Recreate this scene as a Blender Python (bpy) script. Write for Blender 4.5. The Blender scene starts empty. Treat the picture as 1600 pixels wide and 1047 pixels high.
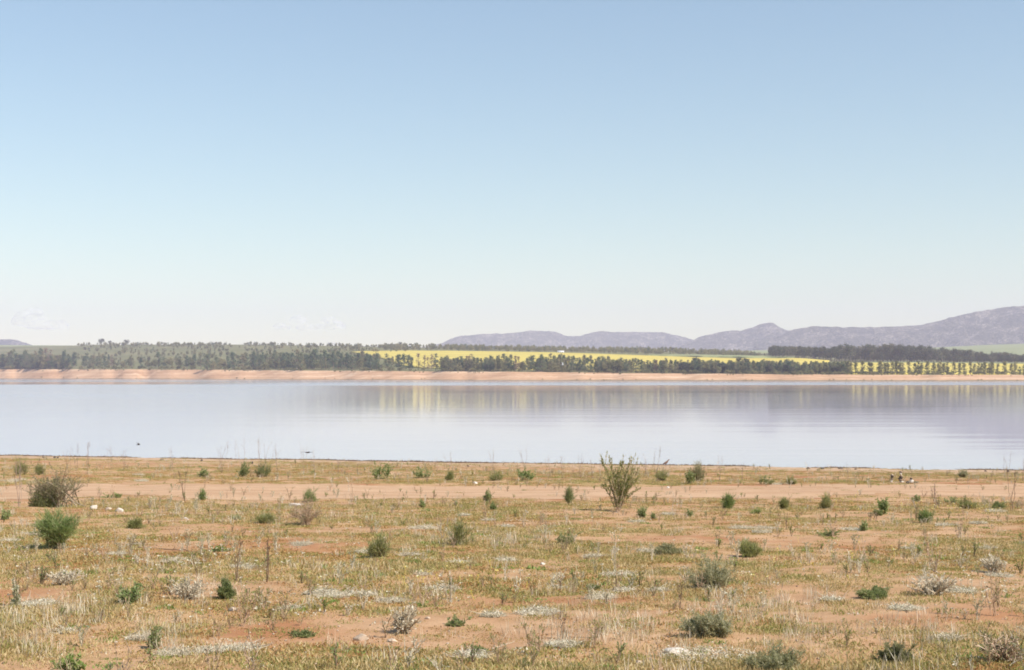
import bpy, math
import numpy as np
from math import radians as R

# ------------------------------------------------------------------ camera, sky, sun, exposure
sc = bpy.context.scene
COL = sc.collection
F = 2222.0          # focal length in photograph pixels (1600 wide)
HZ = 587.5          # pixel row of the horizon
CAMZ = 4.0          # eye height above the lake

cam_d = bpy.data.cameras.new('camera')
cam = bpy.data.objects.new('camera', cam_d)
COL.objects.link(cam)
cam.location = (0, 0, CAMZ)
cam.rotation_euler = (R(90), 0, 0)
cam_d.sensor_width = 36.0
cam_d.lens = 36.0 * F / 1600.0
cam_d.shift_y = (HZ - 523.5) / 1600.0
cam_d.clip_start = 0.1
cam_d.clip_end = 60000
sc.camera = cam

SUN_EL = 47.0
SUN_AZ = 121.0       # degrees clockwise from the view direction (+Y): from the right, behind the camera

world = bpy.data.worlds.new('World')
sc.world = world
world.use_nodes = True
wt = world.node_tree
wt.nodes.clear()
w_out = wt.nodes.new('ShaderNodeOutputWorld')
w_bg = wt.nodes.new('ShaderNodeBackground')
w_sky = wt.nodes.new('ShaderNodeTexSky')
w_sky.sky_type = 'NISHITA'
w_sky.sun_disc = False
w_sky.sun_elevation = R(SUN_EL)
w_sky.sun_rotation = R(SUN_AZ)
w_sky.altitude = 0
w_sky.air_density = 1.3
w_sky.dust_density = 0.0
w_sky.ozone_density = 1.8
w_bg.inputs['Strength'].default_value = 0.097
w_tint = wt.nodes.new('ShaderNodeMix'); w_tint.data_type = 'RGBA'; w_tint.blend_type = 'MULTIPLY'
w_tint.inputs[0].default_value = 1.0
w_tint.inputs[7].default_value = (.905, .985, .97, 1)       # the film's colour balance
wt.links.new(w_sky.outputs[0], w_tint.inputs[6])
wt.links.new(w_tint.outputs[2], w_bg.inputs['Color'])
wt.links.new(w_bg.outputs[0], w_out.inputs['Surface'])

sun_d = bpy.data.lights.new('sun', 'SUN')
sun_d.energy = 4.8
sun_d.angle = R(0.5)
sun_d.color = (1.0, 0.94, 0.84)
sun = bpy.data.objects.new('sun', sun_d)
COL.objects.link(sun)
sun.rotation_euler = (R(90 - SUN_EL), 0, R(180 - SUN_AZ))

vs = sc.view_settings
vs.view_transform = 'Standard'
vs.look = 'None'
vs.exposure = 0.47
vs.gamma = 1.0
vs.use_curve_mapping = False
cy = sc.cycles
cy.use_denoising = True
cy.max_bounces = 6
cy.diffuse_bounces = 2
cy.glossy_bounces = 2
cy.transmission_bounces = 4
cy.transparent_max_bounces = 8
cy.volume_bounces = 2
cy.sample_clamp_indirect = 6.0
cy.filter_width = 1.8

# ------------------------------------------------------------------ noise and terrain functions
def _hash(ix, iy, seed):
    n = (ix.astype(np.int64) * 374761393 + iy.astype(np.int64) * 668265263 + seed * 1274126177) & 0xFFFFFFFF
    n = ((n ^ (n >> 13)) * 1103515245) & 0xFFFFFFFF
    n = ((n ^ (n >> 16)) * 2246822519) & 0xFFFFFFFF
    return ((n ^ (n >> 15)) & 0xFFFFFF) / float(0xFFFFFF)

def vnoise(x, y, seed=0):
    x = np.asarray(x, float); y = np.asarray(y, float)
    xi = np.floor(x); yi = np.floor(y)
    fx = x - xi; fy = y - yi
    fx = fx * fx * (3 - 2 * fx); fy = fy * fy * (3 - 2 * fy)
    a = _hash(xi, yi, seed); b = _hash(xi + 1, yi, seed)
    c = _hash(xi, yi + 1, seed); d = _hash(xi + 1, yi + 1, seed)
    return (a * (1 - fx) + b * fx) * (1 - fy) + (c * (1 - fx) + d * fx) * fy

def fbm(x, y, seed=0, oct=4):
    x = np.asarray(x, float); y = np.asarray(y, float)
    s = 0; a = 0.5; t = 0
    for k in range(oct):
        s = s + a * vnoise(x * 2**k + 17.3 * k, y * 2**k - 9.1 * k, seed + k); t += a; a *= 0.5
    return s / t

def sstep(a, b, v):
    t = np.clip((v - a) / (b - a), 0, 1)
    return t * t * (3 - 2 * t)

def shore_y(X):
    X = np.asarray(X, float)
    return np.clip(64.9 - 0.239 * X, 42, 92) + 0.9 * (fbm(X * 0.22, X * 0 + 3.0, 41, 3) - 0.5)

def gz(X, Y):
    X = np.asarray(X, float); Y = np.asarray(Y, float)
    ys = shore_y(X)
    base = 2.4 * (1 - Y / ys)
    base = np.where(Y < 0, 2.4 - 0.01 * Y, base)
    fade = np.clip((ys - Y) / 14.0, 0.0, 1.0)
    base = base + fade * (0.16 * (fbm(X * 0.22, Y * 0.22, 5, 3) - 0.5) + 0.06 * (fbm(X * 1.3, Y * 1.3, 9, 3) - 0.5))
    base = base + 0.02 * (fbm(X * 0.9, Y * 0.9, 12, 2) - 0.5)
    past = Y - ys
    base = np.where(past > 0, base - 0.02 * past, base)
    # little eroded lip along the water
    base = base + 0.05 * np.exp(-((past + 1.1) / 0.7) ** 2) * (0.3 + fbm(X * 0.7, Y * 0.2, 77, 2))
    return np.maximum(base, -2.5)

def at(x, y):
    """point of the near ground under a pixel of the photograph"""
    d = np.arange(5, 72, 0.04)
    X = (x - 800) / F * d
    zr = CAMZ + (HZ - y) / F * d
    g = gz(X, d)
    k = int(np.argmax(zr <= g)) if (zr <= g).any() else len(d) - 1
    return np.array([X[k], d[k], g[k]])

def px(p, dist):
    return p * dist / F

# track and bare earth
def track_mask(X, Y):
    c = 36.8 + 0.10 * X + 1.4 * (fbm(X * 0.08, X * 0 + 1.0, 61, 2) - 0.5)
    e = np.abs(Y - c) + 3.6 * (fbm(X * 0.35, Y * 0.6, 63, 4) - 0.5)
    return 1 - sstep(3.3, 4.6, e)

BARE = []   # (X, Y, rx, ry, strength)
def bare_px(x, y, wpx, hpx, s=1.0):
    p = at(x, y); q = at(x, y - hpx / 2)
    r = at(x, y + hpx / 2)
    BARE.append((p[0], p[1], px(wpx / 2, p[1]), max(0.25, (q[1] - r[1]) / 2), s))
for a in [(640, 985, 560, 60, 1.0), (760, 1000, 300, 40, 1.0), (420, 990, 220, 50, .8), (330, 828, 380, 14, .8), (1080, 842, 520, 16, .9),
          (1300, 840, 300, 14, .9), (560, 828, 300, 12, .9), (860, 882, 120, 14, .8), (60, 925, 160, 40, .7), (140, 990, 220, 40, .7),
          (1400, 965, 220, 30, .9), (1520, 948, 130, 14, .9), (930, 800, 180, 16, .8), (860, 990, 160, 40, .8), (1340, 1010, 160, 40, .7),
          (60, 790, 120, 20, .8), (1500, 752, 180, 12, .8), (1150, 1000, 120, 30, .7), (300, 925, 120, 40, .6), (880, 1030, 200, 24, .6),
          (1000, 720 + 12, 900, 10, .9), (200, 726, 500, 12, .9), (1560, 830, 200, 14, .4), (1240, 1040, 60, 14, .5), (20, 880, 60, 14, .5)]:
    bare_px(*a)

def cover(X, Y):
    """0 bare earth .. 1 grown over"""
    X = np.asarray(X, float); Y = np.asarray(Y, float)
    n = 0.6 * fbm(X * 0.28, Y * 0.42, 21, 4) + 0.4 * fbm(X * 1.1, Y * 1.5, 25, 3)
    c = sstep(0.28, 0.66, n)
    for (bx, by, rx, ry, s) in BARE:
        e = ((X - bx) / rx) ** 2 + ((Y - by) / ry) ** 2 + 1.1 * (fbm(X * 0.9, Y * 1.4, 31, 3) - 0.5)
        c = c * (1 - s * (1 - sstep(0.55, 1.25, e)))
    c = c * (1 - 0.95 * track_mask(X, Y))
    past = shore_y(X) - Y
    c = c * sstep(1.0, 9.0, past + 7.0 * (fbm(X * 0.18, Y * 0.25, 35, 3) - 0.42))
    return np.clip(c, 0, 1)

# ------------------------------------------------------------------ node helpers
def new_mat(name):
    m = bpy.data.materials.new(name); m.use_nodes = True
    nt = m.node_tree; nt.nodes.clear()
    return m, nt

def N(nt, t, **kw):
    n = nt.nodes.new('ShaderNode' + t)
    for k, v in kw.items():
        if k.startswith('_'):
            setattr(n, k[1:], v)
        else:
            key = k.replace('__', ' ')
            n.inputs[key].default_value = v
    return n

def L(nt, a, b):
    nt.links.new(a, b)

def ramp(nt, fac, stops):
    r = nt.nodes.new('ShaderNodeValToRGB')
    el = r.color_ramp.elements
    while len(el) > 1:
        el.remove(el[-1])
    for i, (p, c) in enumerate(stops):
        e = el[0] if i == 0 else el.new(p)
        e.position = p
        e.color = tuple(c) + (1,) if len(c) == 3 else c
    L(nt, fac, r.inputs[0])
    return r.outputs[0]

def mixc(nt, fac, a, b, mode='MIX'):
    m = nt.nodes.new('ShaderNodeMix'); m.data_type = 'RGBA'; m.blend_type = mode
    for src, idx in ((fac, 0), (a, 6), (b, 7)):
        if hasattr(src, 'is_linked'):
            L(nt, src, m.inputs[idx])
        elif idx == 0:
            m.inputs[0].default_value = src
        else:
            m.inputs[idx].default_value = tuple(src) + (1,)
    return m.outputs[2]

def math_n(nt, op, a, b=None, c=None, clamp=False):
    m = nt.nodes.new('ShaderNodeMath'); m.operation = op; m.use_clamp = clamp
    for i, s in enumerate((a, b, c)):
        if s is None: continue
        if hasattr(s, 'is_linked'): L(nt, s, m.inputs[i])
        else: m.inputs[i].default_value = s
    return m.outputs[0]

def maprange(nt, v, a, b, c=0.0, d=1.0, smooth=True):
    m = nt.nodes.new('ShaderNodeMapRange')
    m.interpolation_type = 'SMOOTHSTEP' if smooth else 'LINEAR'
    L(nt, v, m.inputs[0])
    for i, s in zip((1, 2, 3, 4), (a, b, c, d)):
        m.inputs[i].default_value = s
    return m.outputs[0]

def noise(nt, vec, scale, detail=3, rough=0.55):
    n = nt.nodes.new('ShaderNodeTexNoise')
    n.inputs['Scale'].default_value = scale
    n.inputs['Detail'].default_value = detail
    n.inputs['Roughness'].default_value = rough
    if vec is not None: L(nt, vec, n.inputs['Vector'])
    return n.outputs['Fac']

def scaled(nt, vec, s):
    m = nt.nodes.new('ShaderNodeMapping')
    m.inputs['Scale'].default_value = s
    L(nt, vec, m.inputs['Vector'])
    return m.outputs[0]

MAT = {}
def foliage_mat(name, stops, trans=0.3, objvar=0.25):
    """leaf surface: colour varies from leaf to leaf (face attribute) and plant to plant"""
    m, nt = new_mat(name)
    at_ = N(nt, 'Attribute', _attribute_name='rnd')
    oi = N(nt, 'ObjectInfo')
    v = math_n(nt, 'ADD', at_.outputs['Fac'], math_n(nt, 'MULTIPLY', math_n(nt, 'SUBTRACT', oi.outputs['Random'], 0.5), objvar * 2), clamp=True)
    col = ramp(nt, v, stops)
    d = N(nt, 'BsdfPrincipled', Roughness=0.65)
    d.inputs['Specular IOR Level'].default_value = 0.25
    L(nt, col, d.inputs['Base Color'])
    out = N(nt, 'OutputMaterial')
    if trans > 0:
        t = N(nt, 'BsdfTranslucent')
        L(nt, mixc(nt, 0.4, col, (0.30, 0.34, 0.08)), t.inputs['Color'])
        mx = N(nt, 'MixShader'); mx.inputs[0].default_value = trans
        L(nt, d.outputs[0], mx.inputs[1]); L(nt, t.outputs[0], mx.inputs[2])
        L(nt, mx.outputs[0], out.inputs['Surface'])
    else:
        L(nt, d.outputs[0], out.inputs['Surface'])
    MAT[name] = m
    return m

# near plants
foliage_mat('leaf_fresh', [(0, (.17, .23, .07)), (.6, (.32, .40, .15)), (1, (.48, .52, .26))], .52)
foliage_mat('leaf_bright', [(0, (.15, .22, .05)), (.6, (.29, .40, .10)), (1, (.46, .52, .18))], .52)
foliage_mat('leaf_olive', [(0, (.20, .21, .075)), (.6, (.36, .345, .14)), (1, (.53, .49, .24))], .55)
foliage_mat('leaf_dark', [(0, (.17, .20, .08)), (.6, (.29, .32, .135)), (1, (.43, .44, .21))], .55)
foliage_mat('leaf_grey', [(0, (.32, .30, .18)), (.6, (.52, .48, .32)), (1, (.68, .63, .46))], .52)
foliage_mat('leaf_sage', [(0, (.22, .20, .10)), (.6, (.36, .32, .18)), (1, (.50, .45, .28))], .52)
foliage_mat('leaf_drab', [(0, (.17, .17, .07)), (.6, (.32, .29, .14)), (1, (.46, .40, .22))], .35)
foliage_mat('twig_drab', [(0, (.22, .17, .11)), (.6, (.34, .27, .19)), (1, (.55, .46, .35))], 0)
foliage_mat('leaf_white', [(0, (.60, .50, .36)), (.6, (.75, .66, .51)), (1, (.84, .78, .65))], .3)
foliage_mat('twig_pale', [(0, (.40, .31, .21)), (.6, (.58, .48, .35)), (1, (.72, .63, .49))], 0)
foliage_mat('twig_pink', [(0, (.34, .22, .14)), (.6, (.50, .34, .23)), (1, (.62, .47, .34))], 0)
foliage_mat('twig_brown', [(0, (.13, .085, .055)), (.6, (.23, .15, .095)), (1, (.34, .24, .16))], 0)
foliage_mat('twig_rust', [(0, (.20, .13, .10)), (.6, (.31, .215, .17)), (1, (.45, .33, .26))], 0)
foliage_mat('twig_olive', [(0, (.20, .18, .09)), (.6, (.32, .28, .15)), (1, (.45, .39, .23))], 0)
foliage_mat('flower_yellow', [(0, (.75, .58, .10)), (.6, (.80, .68, .25)), (1, (.85, .80, .55))], .2)
# ground cover
foliage_mat('grass_green', [(0, (.27, .245, .07)), (.5, (.40, .345, .115)), (1, (.54, .46, .21))], .42, .35)
foliage_mat('grass_dry', [(0, (.42, .29, .12)), (.5, (.55, .40, .19)), (1, (.66, .51, .29))], .35, .3)
foliage_mat('creeper', [(0, (.42, .20, .085)), (.5, (.46, .275, .11)), (1, (.47, .35, .13))], .3, .5)
# far trees
foliage_mat('pine_green', [(0, (.09, .135, .085)), (.45, (.16, .21, .12)), (.8, (.25, .26, .135)), (1, (.36, .29, .18))], .4, .5)
foliage_mat('tree_olive', [(0, (.18, .175, .085)), (.6, (.30, .275, .13)), (1, (.42, .35, .19))], .38, .45)
foliage_mat('tree_brown', [(0, (.18, .11, .07)), (.6, (.27, .17, .11)), (1, (.36, .25, .17))], .1, .3)
foliage_mat('gum_green', [(0, (.045, .058, .04)), (.6, (.095, .105, .065)), (1, (.20, .175, .12))], .25, .4)
foliage_mat('bark', [(0, (.15, .11, .085)), (.6, (.23, .18, .14)), (1, (.32, .27, .22))], 0)

# ------------------------------------------------------------------ mesh helpers
def link(o, parent=None):
    COL.objects.link(o)
    if parent is not None:
        o.parent = parent
    return o

def raw_mesh(name, v, f, mat=None, rnd=None, smooth=False):
    """v (n,3); f (m,3) or (m,4) int array"""
    v = np.ascontiguousarray(v, dtype=np.float32); f = np.ascontiguousarray(f, dtype=np.int32)
    me = bpy.data.meshes.new(name)
    k = f.shape[1]
    me.vertices.add(len(v)); me.vertices.foreach_set('co', v.ravel())
    me.loops.add(f.size); me.loops.foreach_set('vertex_index', f.ravel())
    me.polygons.add(len(f))
    me.polygons.foreach_set('loop_start', np.arange(0, f.size, k, dtype=np.int32))
    if smooth:
        me.polygons.foreach_set('use_smooth', np.ones(len(f), dtype=bool))
    if rnd is not None:
        a = me.attributes.new('rnd', 'FLOAT', 'FACE')
        a.data.foreach_set('value', np.ascontiguousarray(rnd, dtype=np.float32))
    me.update(calc_edges=True)
    if mat is not None:
        me.materials.append(MAT[mat] if isinstance(mat, str) else mat)
    return me

class Geo:
    def __init__(self): self.v = []; self.f = []; self.r = []; self.n = 0
    def add(self, v, f, r=None):
        v = np.asarray(v, float).reshape(-1, 3); f = np.asarray(f, int)
        if len(f) == 0: return
        self.v.append(v); self.f.append(f + self.n)
        self.r.append(np.full(len(f), .5) if r is None else np.asarray(r, float)); self.n += len(v)
    def mesh(self, name, mat, smooth=False):
        return raw_mesh(name, np.concatenate(self.v), np.concatenate(self.f), mat, np.concatenate(self.r), smooth)
    @property
    def empty(self): return self.n == 0

def tubes(g, paths, r0, r1, sides=3, rnd=None):
    """paths (n,k,3); r0,r1 base and tip radius"""
    n, k, _ = paths.shape
    if n == 0: return
    r0 = np.broadcast_to(r0, (n,)); r1 = np.broadcast_to(r1, (n,))
    t = np.linspace(0, 1, k)
    rad = r0[:, None] * (1 - t) + r1[:, None] * t
    tan = np.gradient(paths, axis=1)
    tan /= np.linalg.norm(tan, axis=2, keepdims=True) + 1e-9
    ref = np.where(np.abs(tan[..., 2:3]) < 0.9, np.array([0, 0, 1.0]), np.array([1.0, 0, 0]))
    a = np.cross(tan, ref); a /= np.linalg.norm(a, axis=2, keepdims=True) + 1e-9
    b = np.cross(tan, a)
    ang = np.arange(sides) * 2 * np.pi / sides
    ring = paths[:, :, None, :] + rad[:, :, None, None] * (np.cos(ang)[None, None, :, None] * a[:, :, None, :] + np.sin(ang)[None, None, :, None] * b[:, :, None, :])
    idx = np.arange(n * k * sides).reshape(n, k, sides)
    nx = np.roll(idx, -1, axis=2)
    q = np.stack([idx[:, :-1], nx[:, :-1], nx[:, 1:], idx[:, 1:]], axis=-1).reshape(-1, 4)
    if rnd is None: rnd = np.full(n, .5)
    g.add(ring.reshape(-1, 3), q, np.repeat(rnd, (k - 1) * sides))

def leaves(g, P, D, Ln, W, rng, rnd=None):
    """diamond leaf at P along D"""
    n = len(P)
    if n == 0: return
    D = D / (np.linalg.norm(D, axis=1, keepdims=True) + 1e-9)
    s = np.cross(D, rng.normal(size=(n, 3))); s /= np.linalg.norm(s, axis=1, keepdims=True) + 1e-9
    Ln = np.broadcast_to(Ln, (n,))[:, None]; W = np.broadcast_to(W, (n,))[:, None]
    v = np.stack([P, P + D * Ln * .45 + s * W * .5, P + D * Ln, P + D * Ln * .45 - s * W * .5], axis=1)
    f = np.arange(n * 4).reshape(n, 4)
    g.add(v, f, rng.random(n) if rnd is None else rnd)

def fan(rng, n, h, w, lean=0.0, hmin=.55, k=5, flat=.5, base=.06, bow=.35):
    """stems that rise from one foot and spread out"""
    az = rng.random(n) * 2 * np.pi
    r = np.sqrt(rng.random(n))
    end = np.stack([np.cos(az) * r * w / 2 + lean, np.sin(az) * r * w / 2, h * (hmin + (1 - hmin) * rng.random(n)) * np.sqrt(1 - flat * r**2)], 1)
    b = np.stack([rng.normal(size=n) * base * w, rng.normal(size=n) * base * w, np.full(n, -.02 * h)], 1)
    c = b * .5 + end * .5; c[:, 2] += h * .12; c[:, :2] *= (1 - bow)
    c += rng.normal(size=(n, 3)) * .04 * h
    t = np.linspace(0, 1, k)[None, :, None]
    return (1 - t)**2 * b[:, None] + 2 * t * (1 - t) * c[:, None] + t * t * end[:, None]

def multi_fan(rng, n, h, w, parts=4, **kw):
    out = []
    for q in range(parts):
        sc_ = 1.0 if q == 0 else .45 + .45 * rng.random()
        f_ = fan(rng, max(4, n // parts), h * sc_, w * (.45 + .3 * rng.random()), **kw)
        a_ = rng.random() * 6.283; r_ = w * .30 * (0.3 if q == 0 else .5 + .5 * rng.random())
        out.append(f_ + np.array([np.cos(a_) * r_, np.sin(a_) * r_ * .8, 0]))
    far_ = fan(rng, max(3, n // 12), h * 1.12, w * 1.25, hmin=.3, flat=.3, base=.1, bow=.0, k=kw.get('k', 5))
    return np.concatenate(out + [far_])

def on_paths(rng, paths, n, t0, t1=1.0, power=1.0):
    i = rng.integers(0, len(paths), n)
    t = t0 + (t1 - t0) * rng.random(n) ** power
    k = paths.shape[1]
    u = t * (k - 1); j = np.minimum(u.astype(int), k - 2); fr = (u - j)[:, None]
    p = paths[i, j] * (1 - fr) + paths[i, j + 1] * fr
    d = paths[i, j + 1] - paths[i, j]
    return p, d / (np.linalg.norm(d, axis=1, keepdims=True) + 1e-9), t

def side_twigs(rng, paths, n, length, t0=.3, spread=.8, k=3, up=.15):
    p, d, t = on_paths(rng, paths, n, t0)
    q = d + spread * rng.normal(size=(n, 3)); q[:, 2] += up
    q /= np.linalg.norm(q, axis=1, keepdims=True)
    ln = length * (.4 + .8 * rng.random(n))[:, None]
    t = np.linspace(0, 1, k)
    sag = rng.normal(size=(n, 3)) * .12 * ln
    return p[:, None] + t[None, :, None] * (q * ln)[:, None] + (t * t)[None, :, None] * sag[:, None]

def plant_geo(kind, h, w, seed):
    """returns (stems, foliage, foliage material, stem material)"""
    rng = np.random.default_rng(seed)
    S, Fo = Geo(), Geo()
    rr = lambda n: rng.random(n)
    if kind in ('broom', 'broom_olive', 'broom_dark', 'airy'):
        A = fan(rng, 130, h, w, hmin=.45, flat=.55, base=.10, bow=.12) if h > .4 and kind == 'broom' else multi_fan(rng, 36 if kind == 'airy' else 90, h, w, 4, hmin=.3, flat=.5, base=.13, bow=.1)
        B = side_twigs(rng, A, 130 if kind == 'airy' else 380, .28 * h, .3, .45)
        tubes(S, A, .004, .0015, 3, rr(len(A))); tubes(S, B, .002, .001, 3, rr(len(B)))
        n = 900 if kind == 'airy' else (6400 if h > .4 and kind == 'broom' else 1700)
        p, d, t = on_paths(rng, A, n // 2, .12); p2, d2, _ = on_paths(rng, B, n // 2, .0)
        P = np.concatenate([p, p2]); D = np.concatenate([d, d2]) + .45 * rng.normal(size=(n, 3)); D[:, 2] += .3
        P += rng.normal(size=P.shape) * .012 * w
        leaves(Fo, P, D, .05 + .05 * rr(n), .007, rng, np.clip(.15 + .55 * P[:, 2] / h + .3 * rng.normal(size=n), 0, 1) * 0 + rr(n))
        return S, Fo, {'broom': 'leaf_fresh', 'airy': 'leaf_olive', 'broom_olive': 'leaf_olive', 'broom_dark': 'leaf_dark'}[kind], 'twig_olive'
    if kind == 'willow':
        A = fan(rng, 32, h, w * 1.05, lean=.05 * w, hmin=.42, flat=.05, base=.022, bow=-.12, k=6)
        tubes(S, A, .006, .0025, 4, rr(len(A)))
        B = side_twigs(rng, A, 120, .22 * h, .25, .32, up=.5)
        tubes(S, B, .004, .002, 3, rr(len(B)))
        n = 3400
        p, d, t = on_paths(rng, A, n // 2, .12, 1, .9); p2, d2, _ = on_paths(rng, B, n // 2, .1)
        P = np.concatenate([p, p2]); D = np.concatenate([d, d2]) + .55 * rng.normal(size=(n, 3)); D[:, 2] += .25
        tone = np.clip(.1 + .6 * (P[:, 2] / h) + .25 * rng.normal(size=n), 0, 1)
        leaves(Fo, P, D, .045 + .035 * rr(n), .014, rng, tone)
        return S, Fo, 'leaf_olive', 'twig_pink'
    if kind in ('mound', 'mound_sage', 'mound_dark'):
        A = multi_fan(rng, 84, h, w * 1.05, 5, hmin=.4, flat=.55, base=.12, bow=.08)
        B = side_twigs(rng, A, 420, .2 * h, .3, .7)
        tubes(S, A, .005, .002, 3, rr(len(A))); tubes(S, B, .0025, .001, 3, rr(len(B)))
        n = 6500
        p, d, t = on_paths(rng, A, n // 3, .3, 1, .7); p2, d2, _ = on_paths(rng, B, n - n // 3, .1)
        P = np.concatenate([p, p2]); D = np.concatenate([d, d2]) + .8 * rng.normal(size=(n, 3)); D[:, 2] += .35
        P = P + rng.normal(size=P.shape) * .02 * w; P[:, 2] = np.abs(P[:, 2])
        leaves(Fo, P, D, .014 + .018 * rr(n), .007, rng)
        return S, Fo, {'mound': 'leaf_grey', 'mound_sage': 'leaf_sage', 'mound_dark': 'leaf_dark'}[kind], 'twig_olive'
    if kind in ('leafy', 'leafy_dark', 'leafy_olive'):
        A = multi_fan(rng, 34, h, w, 4, hmin=.35, flat=.4, base=.12, bow=.1)
        B = side_twigs(rng, A, 90, .25 * h, .3, .6)
        tubes(S, A, .005, .002, 3, rr(len(A))); tubes(S, B, .003, .0015, 3, rr(len(B)))
        n = 640
        p, d, t = on_paths(rng, A, n // 2, .25); p2, d2, _ = on_paths(rng, B, n // 2, .1)
        P = np.concatenate([p, p2]); D = np.concatenate([d, d2]) * .5 + .8 * rng.normal(size=(n, 3)); D[:, 2] += .35
        lf = np.clip(.13 * h, .024, .06)
        leaves(Fo, P, D, lf * (.6 + .7 * rr(n)), lf * .5, rng)
        return S, Fo, {'leafy': 'leaf_bright', 'leafy_dark': 'leaf_dark', 'leafy_olive': 'leaf_fresh'}[kind], 'twig_olive'
    if kind == 'sprawl':
        A = multi_fan(rng, 54, h, w * 1.1, 5, hmin=.35, flat=.5, base=.16, bow=.0, k=6)
        B = side_twigs(rng, A, 520, .34 * h, .25, .55, k=4)
        C = side_twigs(rng, B, 900, .16 * h, .2, .6)
        tubes(S, A, .012, .004, 4, rr(len(A))); tubes(S, B, .005, .002, 3, rr(len(B))); tubes(S, C, .0022, .001, 3, rr(len(C)))
        n = 3400
        p, d, t = on_paths(rng, B, n // 2, .2); p2, d2, _ = on_paths(rng, C, n // 2, .1)
        P = np.concatenate([p, p2]); D = np.concatenate([d, d2]) + .6 * rng.normal(size=(n, 3))
        leaves(Fo, P, D, .03 + .03 * rr(n), .010, rng)
        # a darker thicket low on the left flank
        m = 2600
        az = rng.random(m) * 2 * np.pi; ra = np.sqrt(rng.random(m))
        Q = np.stack([-.22 * w + np.cos(az) * ra * .26 * w, np.sin(az) * ra * .25 * w, np.abs(rng.normal(size=m)) * .17 * h + .05 * h], 1)
        leaves(Fo, Q, rng.normal(size=(m, 3)), .04, .014, rng, rr(m) * .25)
        return S, Fo, 'leaf_drab', 'twig_drab'
    if kind in ('dry', 'dry_pink', 'dry_low'):
        A = fan(rng, 46, h, w, hmin=.4, flat=.4, base=.08, bow=.1)
        B = side_twigs(rng, A, 240, .3 * h, .2, .55)
        C = side_twigs(rng, B, 420, .14 * h, .2, .7)
        tubes(S, A, .006, .003, 3, rr(len(A))); tubes(S, B, .0035, .002, 3, rr(len(B))); tubes(S, C, .0028, .0015, 3, rr(len(C)))
        n = 420
        p, d, t = on_paths(rng, B, n, .2)
        D = d + .8 * rng.normal(size=(n, 3))
        leaves(Fo, p, D, .028, .012, rng)
        return S, Fo, 'leaf_white' if kind != 'dry_pink' else 'leaf_sage', 'twig_pale' if kind != 'dry_pink' else 'twig_pink'
    if kind in ('stalk', 'stalk_brown', 'stalk_fine'):
        ns = {'stalk': 5, 'stalk_brown': 3, 'stalk_fine': 3}[kind]
        A = fan(rng, ns, h, w, hmin=.72, flat=.2, base=.08, bow=.05, k=7)
        A[:, 1:-1] += rng.normal(size=A[:, 1:-1].shape) * .012 * h
        th = {'stalk': .0045, 'stalk_brown': .006, 'stalk_fine': .004}[kind]
        th = min(th, .010 * h)
        tubes(S, A, th, th * .45, 4, rr(len(A)))
        nb = {'stalk': 40, 'stalk_brown': 26, 'stalk_fine': 26}[kind]
        B = side_twigs(rng, A, nb, .10 * h, .35, .5, up=.5)
        tubes(S, B, th * .5, th * .3, 3, rr(len(B)))
        n = {'stalk': 110, 'stalk_brown': 60, 'stalk_fine': 60}[kind]
        p, d, t = on_paths(rng, B, n, .3)
        leaves(Fo, p, d + .5 * rng.normal(size=(n, 3)), .012 + .012 * rr(n), .006, rng)
        return S, Fo, {'stalk': 'twig_rust', 'stalk_brown': 'twig_brown', 'stalk_fine': 'twig_rust'}[kind], {'stalk': 'twig_rust', 'stalk_brown': 'twig_brown', 'stalk_fine': 'twig_rust'}[kind]
    if kind == 'rosette':      # an upright woolly-leaved stalk over a leaf rosette
        A = fan(rng, 3, h, w * .35, hmin=.6, flat=.1, base=.03, bow=.05, k=6)
        tubes(S, A, .012, .006, 5, rr(len(A)))
        n = 120
        p, d, t = on_paths(rng, A, n, .02, 1, 1.6)
        D = d * .6 + rng.normal(size=(n, 3)) * np.array([1, 1, .3]); D[:, 2] += .2
        leaves(Fo, p, D, (.10 - .06 * t) * (h / .4) , .03, rng)
        n = 160
        p, d, t = on_paths(rng, A, n, .55)
        leaves(Fo, p, d + .8 * rng.normal(size=(n, 3)), .02, .012, rng, np.ones(n))
        return S, Fo, 'leaf_grey', 'twig_pale'
    if kind == 'mat':          # bleached brush pressed flat on the ground
        n = 1900
        az = rng.random(n) * 2 * np.pi; ra = np.sqrt(rng.random(n)) * (.55 + .45 * vnoise(np.cos(az) * 2 + 9, np.sin(az) * 2 + seed % 97, 3))
        P = np.stack([np.cos(az) * ra * w / 2, np.sin(az) * ra * w / 2, np.abs(rng.normal(size=n)) * h * .30 + .004], 1)
        D = rng.normal(size=(n, 3)); D[:, 2] = np.abs(D[:, 2]) * .6 + .1
        leaves(Fo, P, D, .016 + .022 * rr(n), .006, rng)
        m = 70
        i = rng.integers(0, n, m)
        q = rng.normal(size=(m, 3)) * np.array([1, 1, .35]); q[:, 2] = np.abs(q[:, 2]); q /= np.linalg.norm(q, axis=1, keepdims=True)
        t = np.linspace(0, 1, 3)
        B = P[i][:, None] + t[None, :, None] * (q * (.06 + .08 * rng.random(m))[:, None])[:, None]
        tubes(S, B, .003, .0015, 3, rr(m))
        return S, Fo, 'leaf_white', 'twig_pale'
    raise ValueError(kind)

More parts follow.
